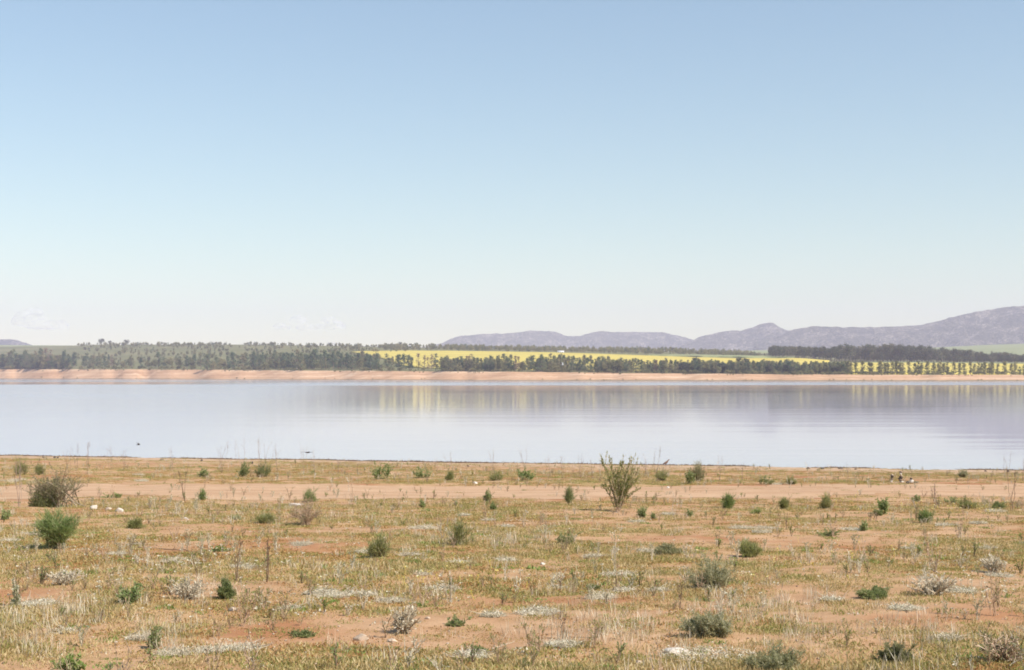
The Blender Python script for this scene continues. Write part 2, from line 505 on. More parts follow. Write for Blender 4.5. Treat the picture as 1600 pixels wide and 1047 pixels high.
GEO_CACHE = {}
def plant(name, kind, x, yb, wpx, hpx, label, cat, group=None, seed=None, rot=None):
    p = at(x, yb)
    h = px(hpx, p[1]); w = px(wpx, p[1])
    sd = seed if seed is not None else int(x * 7 + yb * 13) % 100000
    e = bpy.data.objects.new(name, None); link(e)
    e.empty_display_size = .1
    e.location = (p[0], p[1], p[2] - .012)
    if rot is not None: e.rotation_euler = (0, 0, rot)
    e['label'] = label; e['category'] = cat
    if group: e['group'] = group
    S, Fo, fm, sm = plant_geo(kind, h, w, sd)
    if not S.empty: link(bpy.data.objects.new('stems', S.mesh('stems', sm)), e)
    if not Fo.empty: link(bpy.data.objects.new('foliage', Fo.mesh('foliage', fm)), e)
    return e

def tag(o, label=None, cat=None, group=None, kind=None):
    for k, v in (('label', label), ('category', cat), ('group', group), ('kind', kind)):
        if v: o[k] = v
    return o

# ------------------------------------------------------------------ near ground
def soil_material(name, track=False):
    m, nt = new_mat(name)
    tc = N(nt, 'NewGeometry').outputs['Position']
    big = noise(nt, tc, .35, 4, .6)
    mid = noise(nt, tc, 2.2, 5, .62)
    fine = noise(nt, tc, 28, 4, .7)
    base = ramp(nt, mid, [(.25, (.37, .205, .105)), (.5, (.47, .280, .155)), (.75, (.56, .365, .22))])
    red = mixc(nt, maprange(nt, big, .48, .66), base, (.375, .170, .08))
    if track:
        col = mixc(nt, .55, base, (.60, .41, .27))
        rut = noise(nt, scaled(nt, tc, (.10, 1.5, 1)), 1.0, 5, .65)
        col = mixc(nt, maprange(nt, rut, .42, .62, 0, .8), col, (.44, .26, .15))
    else:
        cv = N(nt, 'Attribute', _attribute_name='cover').outputs['Fac']
        moss_n = noise(nt, tc, 6.0, 4, .7)
        mcol = ramp(nt, mid, [(.3, (.40, .25, .11)), (.55, (.47, .32, .14)), (.75, (.47, .26, .13))])
        fac = math_n(nt, 'MULTIPLY', cv, maprange(nt, moss_n, .35, .6, .1, .9))
        col = mixc(nt, fac, red, mcol)
        sand = N(nt, 'Attribute', _attribute_name='sand').outputs['Fac']
        col = mixc(nt, math_n(nt, 'MULTIPLY', sand, .75), col, (.51, .36, .245))
    spk = N(nt, 'TexVoronoi'); spk.inputs['Scale'].default_value = 34
    L(nt, tc, spk.inputs['Vector'])
    peb = maprange(nt, spk.outputs['Distance'], .10, .22, 1, 0)
    sel = N(nt, 'SeparateColor'); L(nt, spk.outputs['Color'], sel.inputs[0])
    peb = math_n(nt, 'MULTIPLY', peb, maprange(nt, sel.outputs[0], .80, .86))
    pc = ramp(nt, sel.outputs[1], [(0, (.20, .13, .09)), (.5, (.50, .38, .28)), (1, (.62, .54, .44))])
    col = mixc(nt, peb, col, pc)
    col = mixc(nt, maprange(nt, fine, .3, .75, .0, .45), col, mixc(nt, .5, col, (.20, .11, .06)))
    d = N(nt, 'BsdfPrincipled', Roughness=.95)
    d.inputs['Specular IOR Level'].default_value = .12
    L(nt, col, d.inputs['Base Color'])
    bp = N(nt, 'Bump', Strength=.8, Distance=.02)
    hgt = math_n(nt, 'ADD', math_n(nt, 'MULTIPLY', fine, .5), math_n(nt, 'ADD', math_n(nt, 'MULTIPLY', mid, 1.2), math_n(nt, 'MULTIPLY', peb, .5)))
    L(nt, hgt, bp.inputs['Height']); L(nt, bp.outputs[0], d.inputs['Normal'])
    out = N(nt, 'OutputMaterial'); L(nt, d.outputs[0], out.inputs['Surface'])
    MAT[name] = m

soil_material('soil'); soil_material('track_soil', True)

u = np.concatenate([[-14, -8, -4.5, -2.6, -1.8], np.linspace(-1.35, 1.35, 361), [1.8, 2.6, 4.5, 8, 14]])
Yr = [-60, -30, -14, -6, -1, 2]
yv = 4.0
while yv < 96:
    Yr.append(yv); yv += max(.07, .0085 * yv)
Yr = np.array(Yr + [110, 140, 200])
UU, YY = np.meshgrid(u, Yr)
XX = UU * (np.abs(YY) * .36 + 3.5)
XX = np.where(YY < 2, UU * 4.5, XX)
ZZ = gz(XX, YY)
CV = cover(XX, YY)
SAND = 1 - sstep(2.5, 9.0, shore_y(XX) - YY + 2.5 * (fbm(XX * .3, YY * .3, 45, 3) - .5))
nr, ncl = XX.shape
gi = np.arange(nr * ncl).reshape(nr, ncl)
gf = np.stack([gi[:-1, :-1], gi[:-1, 1:], gi[1:, 1:], gi[1:, :-1]], -1)
gv = np.stack([XX, YY, ZZ], -1).reshape(-1, 3)
gm = raw_mesh('ground', gv, gf.reshape(-1, 4), 'soil', None, True)
for nm, arr in (('cover', CV), ('sand', SAND)):
    a_ = gm.attributes.new(nm, 'FLOAT', 'POINT'); a_.data.foreach_set('value', arr.astype(np.float32).ravel())
tag(link(bpy.data.objects.new('ground', gm)), 'red sandy lakeside ground with patchy low growth', None, None, 'structure')

tm = track_mask(XX, YY) > .35 + .5 * fbm(XX * 1.6, YY * 1.6, 171, 3)
fm_ = tm[:-1, :-1] & tm[:-1, 1:] & tm[1:, 1:] & tm[1:, :-1]
tf = gf[fm_]
used, inv = np.unique(tf, return_inverse=True)
tv = gv[used] + np.array([0, 0, .004])
tag(link(bpy.data.objects.new('dirt_track', raw_mesh('dirt_track', tv, inv.reshape(-1, 4), 'track_soil', None, True))),
    'pale bare dirt track running along the near shore', None, None, 'structure')

# ------------------------------------------------------------------ lake
m, nt = new_mat('lake_water')
pos = N(nt, 'NewGeometry').outputs['Position']
sp = N(nt, 'SeparateXYZ'); L(nt, pos, sp.inputs[0])
yy = sp.outputs['Y']; xx = sp.outputs['X']
ratio = math_n(nt, 'DIVIDE', xx, math_n(nt, 'ADD', yy, 60))
wind = noise(nt, scaled(nt, pos, (.0011, .006, 1)), 1.0, 4, .6)
# ruffled water: a long breeze lane off the far shore and the broad left arm of the lake
n2 = math_n(nt, 'MULTIPLY', math_n(nt, 'SUBTRACT', noise(nt, scaled(nt, pos, (.003, .003, 1)), 1.0, 3), .5), 160)
yj = math_n(nt, 'ADD', yy, n2)
rj = math_n(nt, 'ADD', ratio, math_n(nt, 'MULTIPLY', math_n(nt, 'SUBTRACT', wind, .5), .10))
lane = math_n(nt, 'MULTIPLY', maprange(nt, yj, 590, 640), maprange(nt, yj, 930, 870))
lane = math_n(nt, 'MULTIPLY', lane, maprange(nt, rj, -.26, -.12))
arm = math_n(nt, 'MULTIPLY', maprange(nt, rj, -.06, -.17), maprange(nt, yj, 690, 620))
rough = math_n(nt, 'ADD', math_n(nt, 'MULTIPLY', lane, .09), math_n(nt, 'MULTIPLY', arm, .09))
rough = math_n(nt, 'ADD', rough, math_n(nt, 'MULTIPLY', maprange(nt, yj, 900, 960), .045))
rough = math_n(nt, 'ADD', math_n(nt, 'ADD', rough, .05), math_n(nt, 'MULTIPLY', maprange(nt, wind, .45, .7), .03))
wd = N(nt, 'BsdfPrincipled')
wd.inputs['Base Color'].default_value = (.345, .33, .385, 1)
wd.inputs['IOR'].default_value = 1.4
L(nt, rough, wd.inputs['Roughness'])
rip = noise(nt, scaled(nt, pos, (.05, .45, 1)), 1.0, 3, .5)
rip2 = noise(nt, scaled(nt, pos, (.4, 3.0, 1)), 1.0, 2, .5)
bp = N(nt, 'Bump', Strength=1.0, Distance=.006)
rip3 = noise(nt, scaled(nt, pos, (.012, .14, 1)), 1.0, 3, .5)
L(nt, math_n(nt, 'ADD', math_n(nt, 'ADD', rip, math_n(nt, 'MULTIPLY', rip3, 3.5)), math_n(nt, 'MULTIPLY', rip2, .06)), bp.inputs['Height'])
L(nt, bp.outputs[0], wd.inputs['Normal'])
out = N(nt, 'OutputMaterial'); L(nt, wd.outputs[0], out.inputs['Surface'])
MAT['water'] = m
wy = np.array([20, 60, 100, 200, 400, 700, 1100, 1600, 2600.0])
wx = np.linspace(-6000, 6000, 9)
WX, WY = np.meshgrid(wx, wy)
wi = np.arange(WX.size).reshape(WX.shape)
wf = np.stack([wi[:-1, :-1], wi[:-1, 1:], wi[1:, 1:], wi[1:, :-1]], -1).reshape(-1, 4)
tag(link(bpy.data.objects.new('lake', raw_mesh('lake', np.stack([WX, WY, WX * 0], -1).reshape(-1, 3), wf, 'water'))),
    'calm pale lake reflecting sky and far trees', None, None, 'structure')

# ------------------------------------------------------------------ far country
def line(pts):
    a = np.array(pts, float)
    return lambda x: np.interp(x, a[:, 0], a[:, 1])
y_shore_ = line([(-900, 591.5), (0, 591.8), (400, 593), (800, 594.6), (1200, 595.1), (1600, 595.3), (2500, 595.5)])
def y_shore(x): return y_shore_(x) + .35 * (fbm(np.asarray(x) * .03, np.asarray(x) * 0., 131, 3) - .5)
y_bank_ = line([(-900, 576), (0, 577), (200, 577), (400, 578.5), (800, 581), (1000, 583), (1200, 585), (1600, 586), (2500, 586)])
def y_bank(x): return y_bank_(x) + 0.8 * (fbm(np.asarray(x) * .09, np.asarray(x) * 0., 137, 4) - .5)
y_belt = line([(-900, 571), (0, 572), (400, 570), (560, 571), (700, 573), (900, 576), (1100, 580), (1300, 583), (1600, 584), (2500, 584)])
y_field = line([(-900, 556), (0, 556), (200, 553), (400, 551), (560, 549.5), (700, 550), (870, 553), (1000, 556), (1100, 558), (1250, 560), (1320, 567), (1600, 569), (2500, 570)])
y_ridge = line([(-900, 543), (0, 543), (100, 541), (150, 538.5), (400, 538.5), (560, 541), (700, 544), (900, 547), (1050, 549), (1150, 553), (1250, 558), (1400, 562), (1600, 565), (2500, 565)])
y_far = line([(-900, 539), (0, 539), (130, 540), (400, 545), (800, 550), (1050, 553), (1130, 549), (1230, 546), (1300, 547), (1400, 546), (1480, 542), (1550, 538.5), (1600, 537), (1750, 535), (2500, 538)])
def d_shore(x): return CAMZ * F / (y_shore(x) - HZ)
def zpx(y, d): return CAMZ + (HZ - y) / F * d

def far_rows(x):
    ds = d_shore(x)
    z = lambda yf, d: zpx(yf(x), d)
    rows = [(ds - 90, np.full_like(x, -3.0)), (ds, np.zeros_like(x)), (ds + 80, z(y_bank, ds + 80)), (ds + 330, z(y_belt, ds + 330)),
            (ds + 900, z(y_field, ds + 900)), (ds + 1600, z(y_ridge, ds + 1600)), (np.full_like(x, 5200.0), z(y_far, 5200.0)),
            (np.full_like(x, 7500.0), zpx(562, 7500.0) + 0 * x), (np.full_like(x, 13200.0), 60 + 0 * x)]
    return rows
FT = np.concatenate([[0, .6], np.linspace(1, 2, 13), np.linspace(2, 3, 10)[1:], np.linspace(3, 4, 16)[1:], np.linspace(4, 5, 16)[1:], np.linspace(5, 6, 14)[1:], [6.5, 7, 8]])
def far_point(x, t):
    """point of the far country: photograph column x, row parameter t"""
    x = np.asarray(x, float); t = np.asarray(t, float)
    x, t = np.broadcast_arrays(x, t)
    rows = far_rows(x)
    D = np.stack([r[0] for r in rows]); Z = np.stack([r[1] for r in rows])
    i = np.minimum(t.astype(int), len(rows) - 2); fr = t - i
    g = lambda A: np.take_along_axis(A, i[None], 0)[0] * (1 - fr) + np.take_along_axis(A, i[None] + 1, 0)[0] * fr
    d = g(D); z = g(Z)
    z = z + np.where((t > 1) & (t < 7), 1, 0) * .6 * (fbm(x * .05, t * 6, 91, 3) - .5) * np.clip((t - 1) * 2, 0, 1)
    X = (x - 800) / F * d
    return np.stack([X, d, z], -1)

fx = np.arange(-900, 2501, 8.0)
FX, FTT = np.meshgrid(fx, FT)
FP = far_point(FX, FTT)
fi = np.arange(FX.size).reshape(FX.shape)
ffq = np.stack([fi[:-1, :-1], fi[:-1, 1:], fi[1:, 1:], fi[1:, :-1]], -1)
xm = (FX[:-1, :-1] + FX[:-1, 1:]) / 2; tmid = (FTT[:-1, :-1] + FTT[1:, :-1]) / 2

def far_mat(name, stops, scale=.02, sx=(.3, 1, 1), extra=None):
    m, nt = new_mat(name)
    pos = N(nt, 'NewGeometry').outputs['Position']
    n1 = noise(nt, scaled(nt, pos, sx), scale, 5, .65)
    n2 = noise(nt, pos, scale * 9, 3, .6)
    v = math_n(nt, 'ADD', math_n(nt, 'MULTIPLY', n1, .7), math_n(nt, 'MULTIPLY', n2, .3))
    col = ramp(nt, v, stops)
    d = N(nt, 'BsdfPrincipled', Roughness=.95); d.inputs['Specular IOR Level'].default_value = .1
    L(nt, col, d.inputs['Base Color'])
    out = N(nt, 'OutputMaterial'); L(nt, d.outputs[0], out.inputs['Surface'])
    MAT[name] = m
m, nt = new_mat('bank_earth')
pos = N(nt, 'NewGeometry').outputs['Position']
n1 = noise(nt, scaled(nt, pos, (.25, 1, 1)), .03, 6, .7); n2 = noise(nt, pos, .25, 4, .65)
sp = N(nt, 'SeparateXYZ'); L(nt, pos, sp.inputs[0])
bands = noise(nt, scaled(nt, pos, (.004, .004, 1.3)), 1.0, 4, .6)          # old water levels
v_ = math_n(nt, 'ADD', math_n(nt, 'MULTIPLY', n1, .40), math_n(nt, 'ADD', math_n(nt, 'MULTIPLY', bands, .35), math_n(nt, 'MULTIPLY', n2, .25)))
col = ramp(nt, v_, [(.38, (.31, .175, .095)), (.47, (.48, .285, .165)), (.54, (.56, .355, .215)), (.62, (.70, .52, .36))])
col = mixc(nt, maprange(nt, math_n(nt, 'ADD', sp.outputs['Z'], math_n(nt, 'MULTIPLY', n1, 1.6)), 1.7, 1.1), col, (.24, .19, .11))
d = N(nt, 'BsdfPrincipled', Roughness=.95); d.inputs['Specular IOR Level'].default_value = .1
L(nt, col, d.inputs['Base Color'])
out = N(nt, 'OutputMaterial'); L(nt, d.outputs[0], out.inputs['Surface'])
MAT['bank_earth'] = m
far_mat('meadow', [(.3, (.115, .115, .05)), (.47, (.16, .155, .065)), (.6, (.205, .185, .085)), (.72, (.23, .185, .10))], .008)
far_mat('pasture', [(.3, (.20, .22, .10)), (.5, (.24, .26, .12)), (.7, (.29, .28, .14))], .003)
far_mat('canola', [(.34, (.38, .31, .09)), (.46, (.52, .41, .09)), (.54, (.58, .455, .10)), (.68, (.62, .52, .17))], .035, (.12, 1, 1))

def far_patch(name, sel, mat, lift, label):
    f = ffq[sel]
    used, inv = np.unique(f, return_inverse=True)
    v = FP.reshape(-1, 3)[used].copy(); v[:, 2] += lift
    o = link(bpy.data.objects.new(name, raw_mesh(name, v, inv.reshape(-1, 4), mat, None, True)))
    return tag(o, label, None, None, 'structure')
far_patch('far_bank', (tmid < 2), 'bank_earth', 0, 'bare orange earth bank along the far shore')
far_patch('meadow', (tmid >= 2) & (tmid < 5.25), 'meadow', 0, 'scrubby olive slopes behind the far shore')
far_patch('pasture', (tmid >= 5.25), 'pasture', 0, 'pale green farmland beyond the ridge')

def field(name, x0, x1, tlo, thi, mat, lift, label, nx=60, ntt=10):
    xs = np.linspace(x0, x1, nx); s = np.linspace(0, 1, ntt)
    Xg, Sg = np.meshgrid(xs, s)
    lo = tlo(Xg); hi = np.maximum(thi(Xg), lo + .01)
    P = far_point(Xg, lo + (hi - lo) * Sg); top = P.copy(); top[..., 2] += lift
    i0 = np.arange(Xg.size).reshape(Xg.shape)
    f = [np.stack([i0[:-1, :-1], i0[:-1, 1:], i0[1:, 1:], i0[1:, :-1]], -1).reshape(-1, 4)]
    bot = P.copy(); bot[..., 2] -= .5
    n = Xg.size; e = i0[0]; f.append(np.stack([e[:-1] + n, e[1:] + n, e[1:], e[:-1]], -1))
    e = i0[:, 0]; f.append(np.stack([e[:-1], e[1:], e[1:] + n, e[:-1] + n], -1))
    e = i0[:, -1]; f.append(np.stack([e[:-1] + n, e[1:] + n, e[1:], e[:-1]], -1))
    o = link(bpy.data.objects.new(name, raw_mesh(name, np.concatenate([top.reshape(-1, 3), bot.reshape(-1, 3)]), np.concatenate(f), mat)))
    return tag(o, label, None, None, 'structure')
field('canola_field', 548, 1296, line([(548, 3.93), (600, 3.4), (660, 2.45), (1000, 2.5), (1296, 2.9)]), line([(548, 3.95), (620, 4.08), (800, 4.12), (880, 4.12), (1000, 3.97), (1150, 3.85), (1240, 3.93), (1296, 4.0)]),
      'canola', 1.3, 'long band of yellow canola above the far shore trees')
field('canola_field', 1306, 1760, line([(1306, 2.25), (1760, 2.25)]), line([(1306, 3.9), (1400, 3.97), (1760, 3.9)]), 'canola', 1.3, 'yellow canola field showing through the spaced tree row at right')
field('green_field', 1010, 1240, line([(1010, 4.02), (1240, 3.97)]), line([(1010, 4.04), (1100, 4.30), (1240, 4.45)]), 'pasture', 1.6, 'green strip of young crop above the canola')
field('green_field', 1340, 1900, line([(1340, 3.98), (1900, 3.92)]), line([(1340, 4.0), (1400, 4.10), (1900, 4.03)]), 'pasture', 1.6, 'thin green verge above the right-hand canola')

# mountains
m, nt = new_mat('mountain_scrub')
pos = N(nt, 'NewGeometry').outputs['Position']
n1 = noise(nt, pos, .006, 6, .7); n2 = noise(nt, pos, .018, 6, .75)
col = ramp(nt, math_n(nt, 'ADD', math_n(nt, 'MULTIPLY', n1, .3), math_n(nt, 'ADD', math_n(nt, 'MULTIPLY', n2, .35), math_n(nt, 'MULTIPLY', noise(nt, pos, .07, 3, .7), .35))), [(.42, (.035, .037, .033)), (.48, (.10, .09, .075)), (.52, (.18, .15, .125)), (.58, (.50, .42, .35))])
d = N(nt, 'BsdfPrincipled', Roughness=.95); d.inputs['Specular IOR Level'].default_value = .05
L(nt, col, d.inputs['Base Color'])
bp = N(nt, 'Bump', Strength=1.0, Distance=110.0); L(nt, math_n(nt, 'ADD', n2, math_n(nt, 'MULTIPLY', noise(nt, scaled(nt, pos, (1, .35, .35)), .0055, 4, .6), 3.0)), bp.inputs['Height']); L(nt, bp.outputs[0], d.inputs['Normal'])
out = N(nt, 'OutputMaterial'); L(nt, d.outputs[0], out.inputs['Surface'])
MAT['mountain'] = m
def mountain(name, d, prof, label, depth=1500, seed=0):
    a = np.array(prof, float)
    xs = np.arange(a[0, 0], a[-1, 0] + .1, 2.5)
    y = np.interp(xs, a[:, 0], a[:, 1])
    ker = np.array([0, 1, 2, 1, 0.]); ker /= ker.sum()
    y = np.convolve(np.pad(y, 2, 'edge'), ker, 'valid') + 3.0 * (fbm(xs * .12, xs * 0, seed, 4) - .5)
    zr = zpx(y, d)
    X = (xs - 800) / F * d
    s = np.linspace(-1, 1, 61)
    Sg, Xg = np.meshgrid(s, X, indexing='ij')
    t = np.abs(Sg)
    prof_s = (1 - t) ** 1.25
    Yg = d + Sg * depth
    rid = 1 - 2 * np.abs(fbm(Xg / 260 + .5 * Yg / 800, Yg / 800, seed + 3, 4) - .5) * 2
    Zg = zr[None, :] * (prof_s + 1.5 * t * (1 - t) * (rid - .6)) 
    Zg = Zg + (1 - np.exp(-t * 9)) * 46 * (fbm(Xg / 130, Yg / 130, seed + 9, 3) - .5)
    Zg = np.where(t > .98, -2, Zg)
    i0 = np.arange(Xg.size).reshape(Xg.shape)
    f = np.stack([i0[:-1, :-1], i0[:-1, 1:], i0[1:, 1:], i0[1:, :-1]], -1).reshape(-1, 4)
    o = link(bpy.data.objects.new(name, raw_mesh(name, np.stack([Xg, Yg, Zg], -1).reshape(-1, 3), f, 'mountain', None, True)))
    tag(o, label, None, None, 'structure')
mountain('mountain', 11000, [(630, 548), (690, 537), (705, 529), (722, 524), (760, 522), (800, 520), (830, 517), (868, 518), (890, 526), (905, 525), (938, 517), (960, 519), (1000, 519), (1035, 519), (1060, 525), (1083, 531), (1130, 538), (1180, 546)], 'long low hazy range left of the pointed peak', 1300, 3)
mountain('mountain', 9600, [(1030, 549), (1060, 540), (1083, 531), (1100, 524), (1130, 518), (1160, 516), (1176, 511.5), (1186, 506.5), (1194, 504.5), (1204, 503), (1212, 507.5), (1226, 515), (1245, 520), (1290, 533), (1330, 545)], 'hazy mountain with a small pointed summit', 1300, 17)
mountain('mountain', 8600, [(1180, 540), (1215, 526), (1234, 516), (1250, 512.5), (1275, 509.5), (1300, 511), (1360, 511), (1400, 510), (1440, 507.5), (1470, 500), (1500, 493), (1530, 486), (1560, 481), (1600, 477.5), (1660, 475), (1750, 480), (1900, 495), (2100, 515), (2300, 540)], 'large hazy mountain rising to the right edge', 1600, 29)
mountain('mountain', 9000, [(-420, 545), (-200, 533), (-60, 529), (0, 531), (18, 530), (30, 533), (46, 538), (64, 542), (90, 550)], 'small hazy hill at the left edge of the skyline', 900, 43)

# haze: one closed box of even, thin air
HB = (-9000, 9000, -400, 13600, -6.0, 640.0)
hv = [(x, y, z) for z in HB[4:] for y in HB[2:4] for x in HB[:2]]
hfc = [(0, 2, 3, 1), (4, 5, 7, 6), (0, 1, 5, 4), (2, 6, 7, 3), (0, 4, 6, 2), (1, 3, 7, 5)]
m, nt = new_mat('air')
pv = N(nt, 'VolumePrincipled')
pv.inputs['Color'].default_value = (.855, .805, 1.0, 1)
pv.inputs['Density'].default_value = 8.5e-5
pv.inputs['Anisotropy'].default_value = 0.0
out = N(nt, 'OutputMaterial'); L(nt, pv.outputs[0], out.inputs['Volume'])
MAT['air'] = m
tag(link(bpy.data.objects.new('haze', raw_mesh('haze', np.array(hv), np.array(hfc), 'air'))), None, None, None, 'stuff')

# two faint clouds far beyond the hills, outside the haze
m, nt = new_mat('cloud_vapour')
cd = N(nt, 'BsdfDiffuse'); cd.inputs['Color'].default_value = (.96, .95, .95, 1)
ct = N(nt, 'BsdfTransparent'); cm = N(nt, 'MixShader')
L(nt, maprange(nt, noise(nt, N(nt, 'NewGeometry').outputs['Position'], .006, 4, .6), .38, .68, .02, .22), cm.inputs[0])
L(nt, ct.outputs[0], cm.inputs[1]); L(nt, cd.outputs[0], cm.inputs[2])
out = N(nt, 'OutputMaterial'); L(nt, cm.outputs[0], out.inputs['Surface'])
MAT['cloud'] = m
def cloud(x, y, wpx, hpx, d, label, seed):
    import bmesh
    rg_ = np.random.default_rng(seed)
    W = px(wpx, d); H = px(hpx, d)
    bm = bmesh.new()
    for k in range(16):
        bx = (rg_.random() - .5) * W * .8; by = (rg_.random() - .5) * W * .3
        r_ = H * (.16 + .2 * rg_.random()) * (1.15 - abs(bx) / W * 1.3)
        bz = rg_.random() * H * .6 * (1 - (2 * abs(bx) / W) ** 1.5)
        g_ = bmesh.ops.create_icosphere(bm, subdivisions=3, radius=r_)
        for v_ in g_['verts']:
            v_.co.x = v_.co.x * 1.5 + bx; v_.co.y += by; v_.co.z = v_.co.z * (.8 if v_.co.z > 0 else .45) + bz
    me = bpy.data.meshes.new('cloud'); bm.to_mesh(me); bm.free()
    o = link(bpy.data.objects.new('cloud', me)); o.location = ((x - 800) / F * d, d, CAMZ + (HZ - y) / F * d)
    rm = o.modifiers.new('merge', 'REMESH'); rm.mode = 'VOXEL'; rm.voxel_size = H * .045
    dp = o.modifiers.new('billow', 'DISPLACE'); tx = bpy.data.textures.new('billow', 'CLOUDS'); tx.noise_scale = H * .35; tx.noise_depth = 3
    dp.texture = tx; dp.strength = H * .12; dp.texture_coords = 'LOCAL'
    me.materials.append(MAT['cloud'])
    for pl_ in me.polygons: pl_.use_smooth = True
    return tag(o, label, 'cloud')
cloud(52, 513, 120, 40, 23000, 'faint small cumulus low over the left edge', 4)
cloud(488, 514, 135, 30, 25000, 'very faint flat cloud low above the middle left skyline', 9)

# ------------------------------------------------------------------ far trees
def tree_geo(kind, seed):
    """a tree of height 1 (trunk, crown)"""
    rng = np.random.default_rng(seed)
    T, C = Geo(), Geo()
    lean = rng.normal() * .03
    k = 6
    tz = np.linspace(0, 1, k)
    top = {'pine': .96, 'gum': .62, 'slim': .95, 'bare': .97}[kind]
    path = np.stack([lean * tz + rng.normal(size=k) * .008, rng.normal(size=k) * .008, tz * top - .02], 1)[None]
    tubes(T, path, .022, .006, 5, rng.random(1))
    nb = {'pine': 34, 'gum': 22, 'slim': 34, 'bare': 34}[kind]
    t = rng.random(nb)
    if kind == 'pine':
        zb = .12 + .84 * np.sort(t); rad = .30 * (1 - zb) ** .7 * (.55 + .7 * rng.random(nb)) + .03
    elif kind == 'gum':
        zb = .28 + .40 * t; rad = .38 * (.5 + .6 * rng.random(nb))
    elif kind == 'slim':
        zb = .10 + .86 * np.sort(t); rad = .17 * (1 - zb * .8) * (.5 + .9 * rng.random(nb)) + .02
    else:
        zb = .15 + .82 * np.sort(t); rad = .22 * (1 - zb) ** .6 * (.5 + .7 * rng.random(nb)) + .02
    az = rng.random(nb) * 2 * np.pi
    b0 = np.stack([lean * zb, 0 * zb, zb], 1)
    rise = {'pine': .08, 'gum': .30, 'slim': .10, 'bare': .10}[kind]
    b1 = b0 + np.stack([np.cos(az) * rad, np.sin(az) * rad, rise * (.3 + rng.random(nb)) * (rad / rad.max())], 1)
    b1[:, 2] = np.minimum(b1[:, 2], 1.0)
    tt = np.linspace(0, 1, 3)[None, :, None]
    br = b0[:, None] * (1 - tt) + b1[:, None] * tt
    tubes(T, br, .008, .003, 3, rng.random(nb))
    per = {'pine': 26, 'gum': 56, 'slim': 22, 'bare': 9}[kind]
    n = nb * per
    i = np.repeat(np.arange(nb), per)
    s = .35 + .75 * rng.random(n)
    P = b0[i] * (1 - s[:, None]) + b1[i] * s[:, None]
    if kind == 'gum':
        cc = rng.normal(size=(nb, 3)); cc /= np.linalg.norm(cc, axis=1, keepdims=True)
        cc = cc * (rng.random(nb) ** .4)[:, None] * np.array([.30, .30, .33]) + np.array([lean, 0, .60])
        P = cc[i] + (rng.random((n, 3)) - .5) * .16
    jit = {'pine': .035, 'gum': .03, 'slim': .03, 'bare': .03}[kind]
    P = P + rng.normal(size=(n, 3)) * jit * np.array([1, 1, .7])
    D = rng.normal(size=(n, 3)); D[:, 2] += .4
    sz = {'pine': .058, 'gum': .062, 'slim': .06, 'bare': .05}[kind]
    tone = np.clip(np.repeat(rng.random(nb), per) * .6 + .4 * rng.random(n), 0, 1)
    leaves(C, P, D, sz * (.6 + .8 * rng.random(n)), sz * .62, rng, tone)
    # crown lean scatter at the very top
    return T, C
PROTO = {}
for kind, mats, cnt in (('pine', 'pine_green', 5), ('slim', 'tree_olive', 4), ('gum', 'gum_green', 4), ('bare', 'tree_brown', 3), ('bush', 'tree_olive', 3)):
    for j in range(cnt):
        T, C = tree_geo('gum' if kind == 'bush' else kind, 500 + j * 7 + len(kind) * 31)
        PROTO[(kind, j)] = (T.mesh('trunk', 'bark'), C.mesh('crown', mats))
rngT = np.random.default_rng(77)

def tree(name, kind, P, h, wid, label, cat, group):
    keys = [k for k in PROTO if k[0] == kind]
    tr, cr = PROTO[keys[rngT.integers(len(keys))]]
    e = bpy.data.objects.new(name, None); COL.objects.link(e)
    e.empty_display_size = 1
    e.location = P; e.rotation_euler = (0, 0, rngT.random() * 6.28); e.scale = (h * wid, h * wid, h)
    tag(e, label, cat, group)
    for nm, me in (('trunk', tr), ('crown', cr)):
        o = bpy.data.objects.new(nm, me); COL.objects.link(o); o.parent = e
    return e

def tree_px(name, kind, x, t, hpx, wid, label, cat, group):
    p = far_point(x, t)
    return tree(name, kind, tuple(p - np.array([0, 0, .2])), px(hpx, p[1]), wid, label, cat, group)

# front belt: top row of crowns read from the photograph
y_top = line([(-60, 549), (0, 549), (60, 547), (105, 551), (125, 556), (200, 556), (290, 552), (330, 552), (400, 551), (460, 549), (520, 551), (560, 552), (590, 555), (640, 556), (690, 554), (760, 556), (860, 555), (960, 559), (1050, 563), (1090, 562), (1140, 562), (1200, 563), (1260, 565), (1320, 567), (1600, 569), (1700, 569)])
G_PINE = ('dark green pine in the belt along the far shore', 'tree', 'pines along the far shore')
G_OLV = ('smaller olive tree low in the belt along the far shore', 'tree', 'olive trees along the far shore')
G_BRN = ('brown half-bare tree among the pines on the far shore', 'tree', 'brown trees along the far shore')
G_ROW = ('slim tree in the spaced row before the right-hand yellow field', 'tree', 'slim row trees before the right-hand canola')
G_GUM = ('dark gum tree in the dense grove above the right-hand canola', 'tree', 'gum grove above the right-hand canola')
def pine_label(x):
    for lim, lb, gr in ((110, 'dark pine in the clump at the left end of the far shore', 'pines at the left end of the far shore'),
                        (395, 'dark pine in the open scattered stretch of the left far shore', 'pines of the open left stretch'),
                        (600, 'dark pine in the thick wood left of the yellow canola band', 'pines of the thick wood left of the canola'),
                        (700, 'dark pine in the gappy stretch where canola shows behind the trunks', 'pines of the gappy stretch'),
                        (1060, 'dark pine in the long belt below the yellow canola band', 'pines of the belt below the canola band'),
                        (9999, 'dark pine in the belt below and left of the gum grove', 'pines below the gum grove')):
        if x < lim: return lb, 'tree', gr
G_TAIL = ('dark gum tree in the lower tail of the grove towards the right edge', 'tree', 'gum grove tail at the right edge')
x = -14.0
BROWN = [(70, 82), (172, 184), (652, 676), (722, 738), (798, 814), (868, 876), (1018, 1030)]
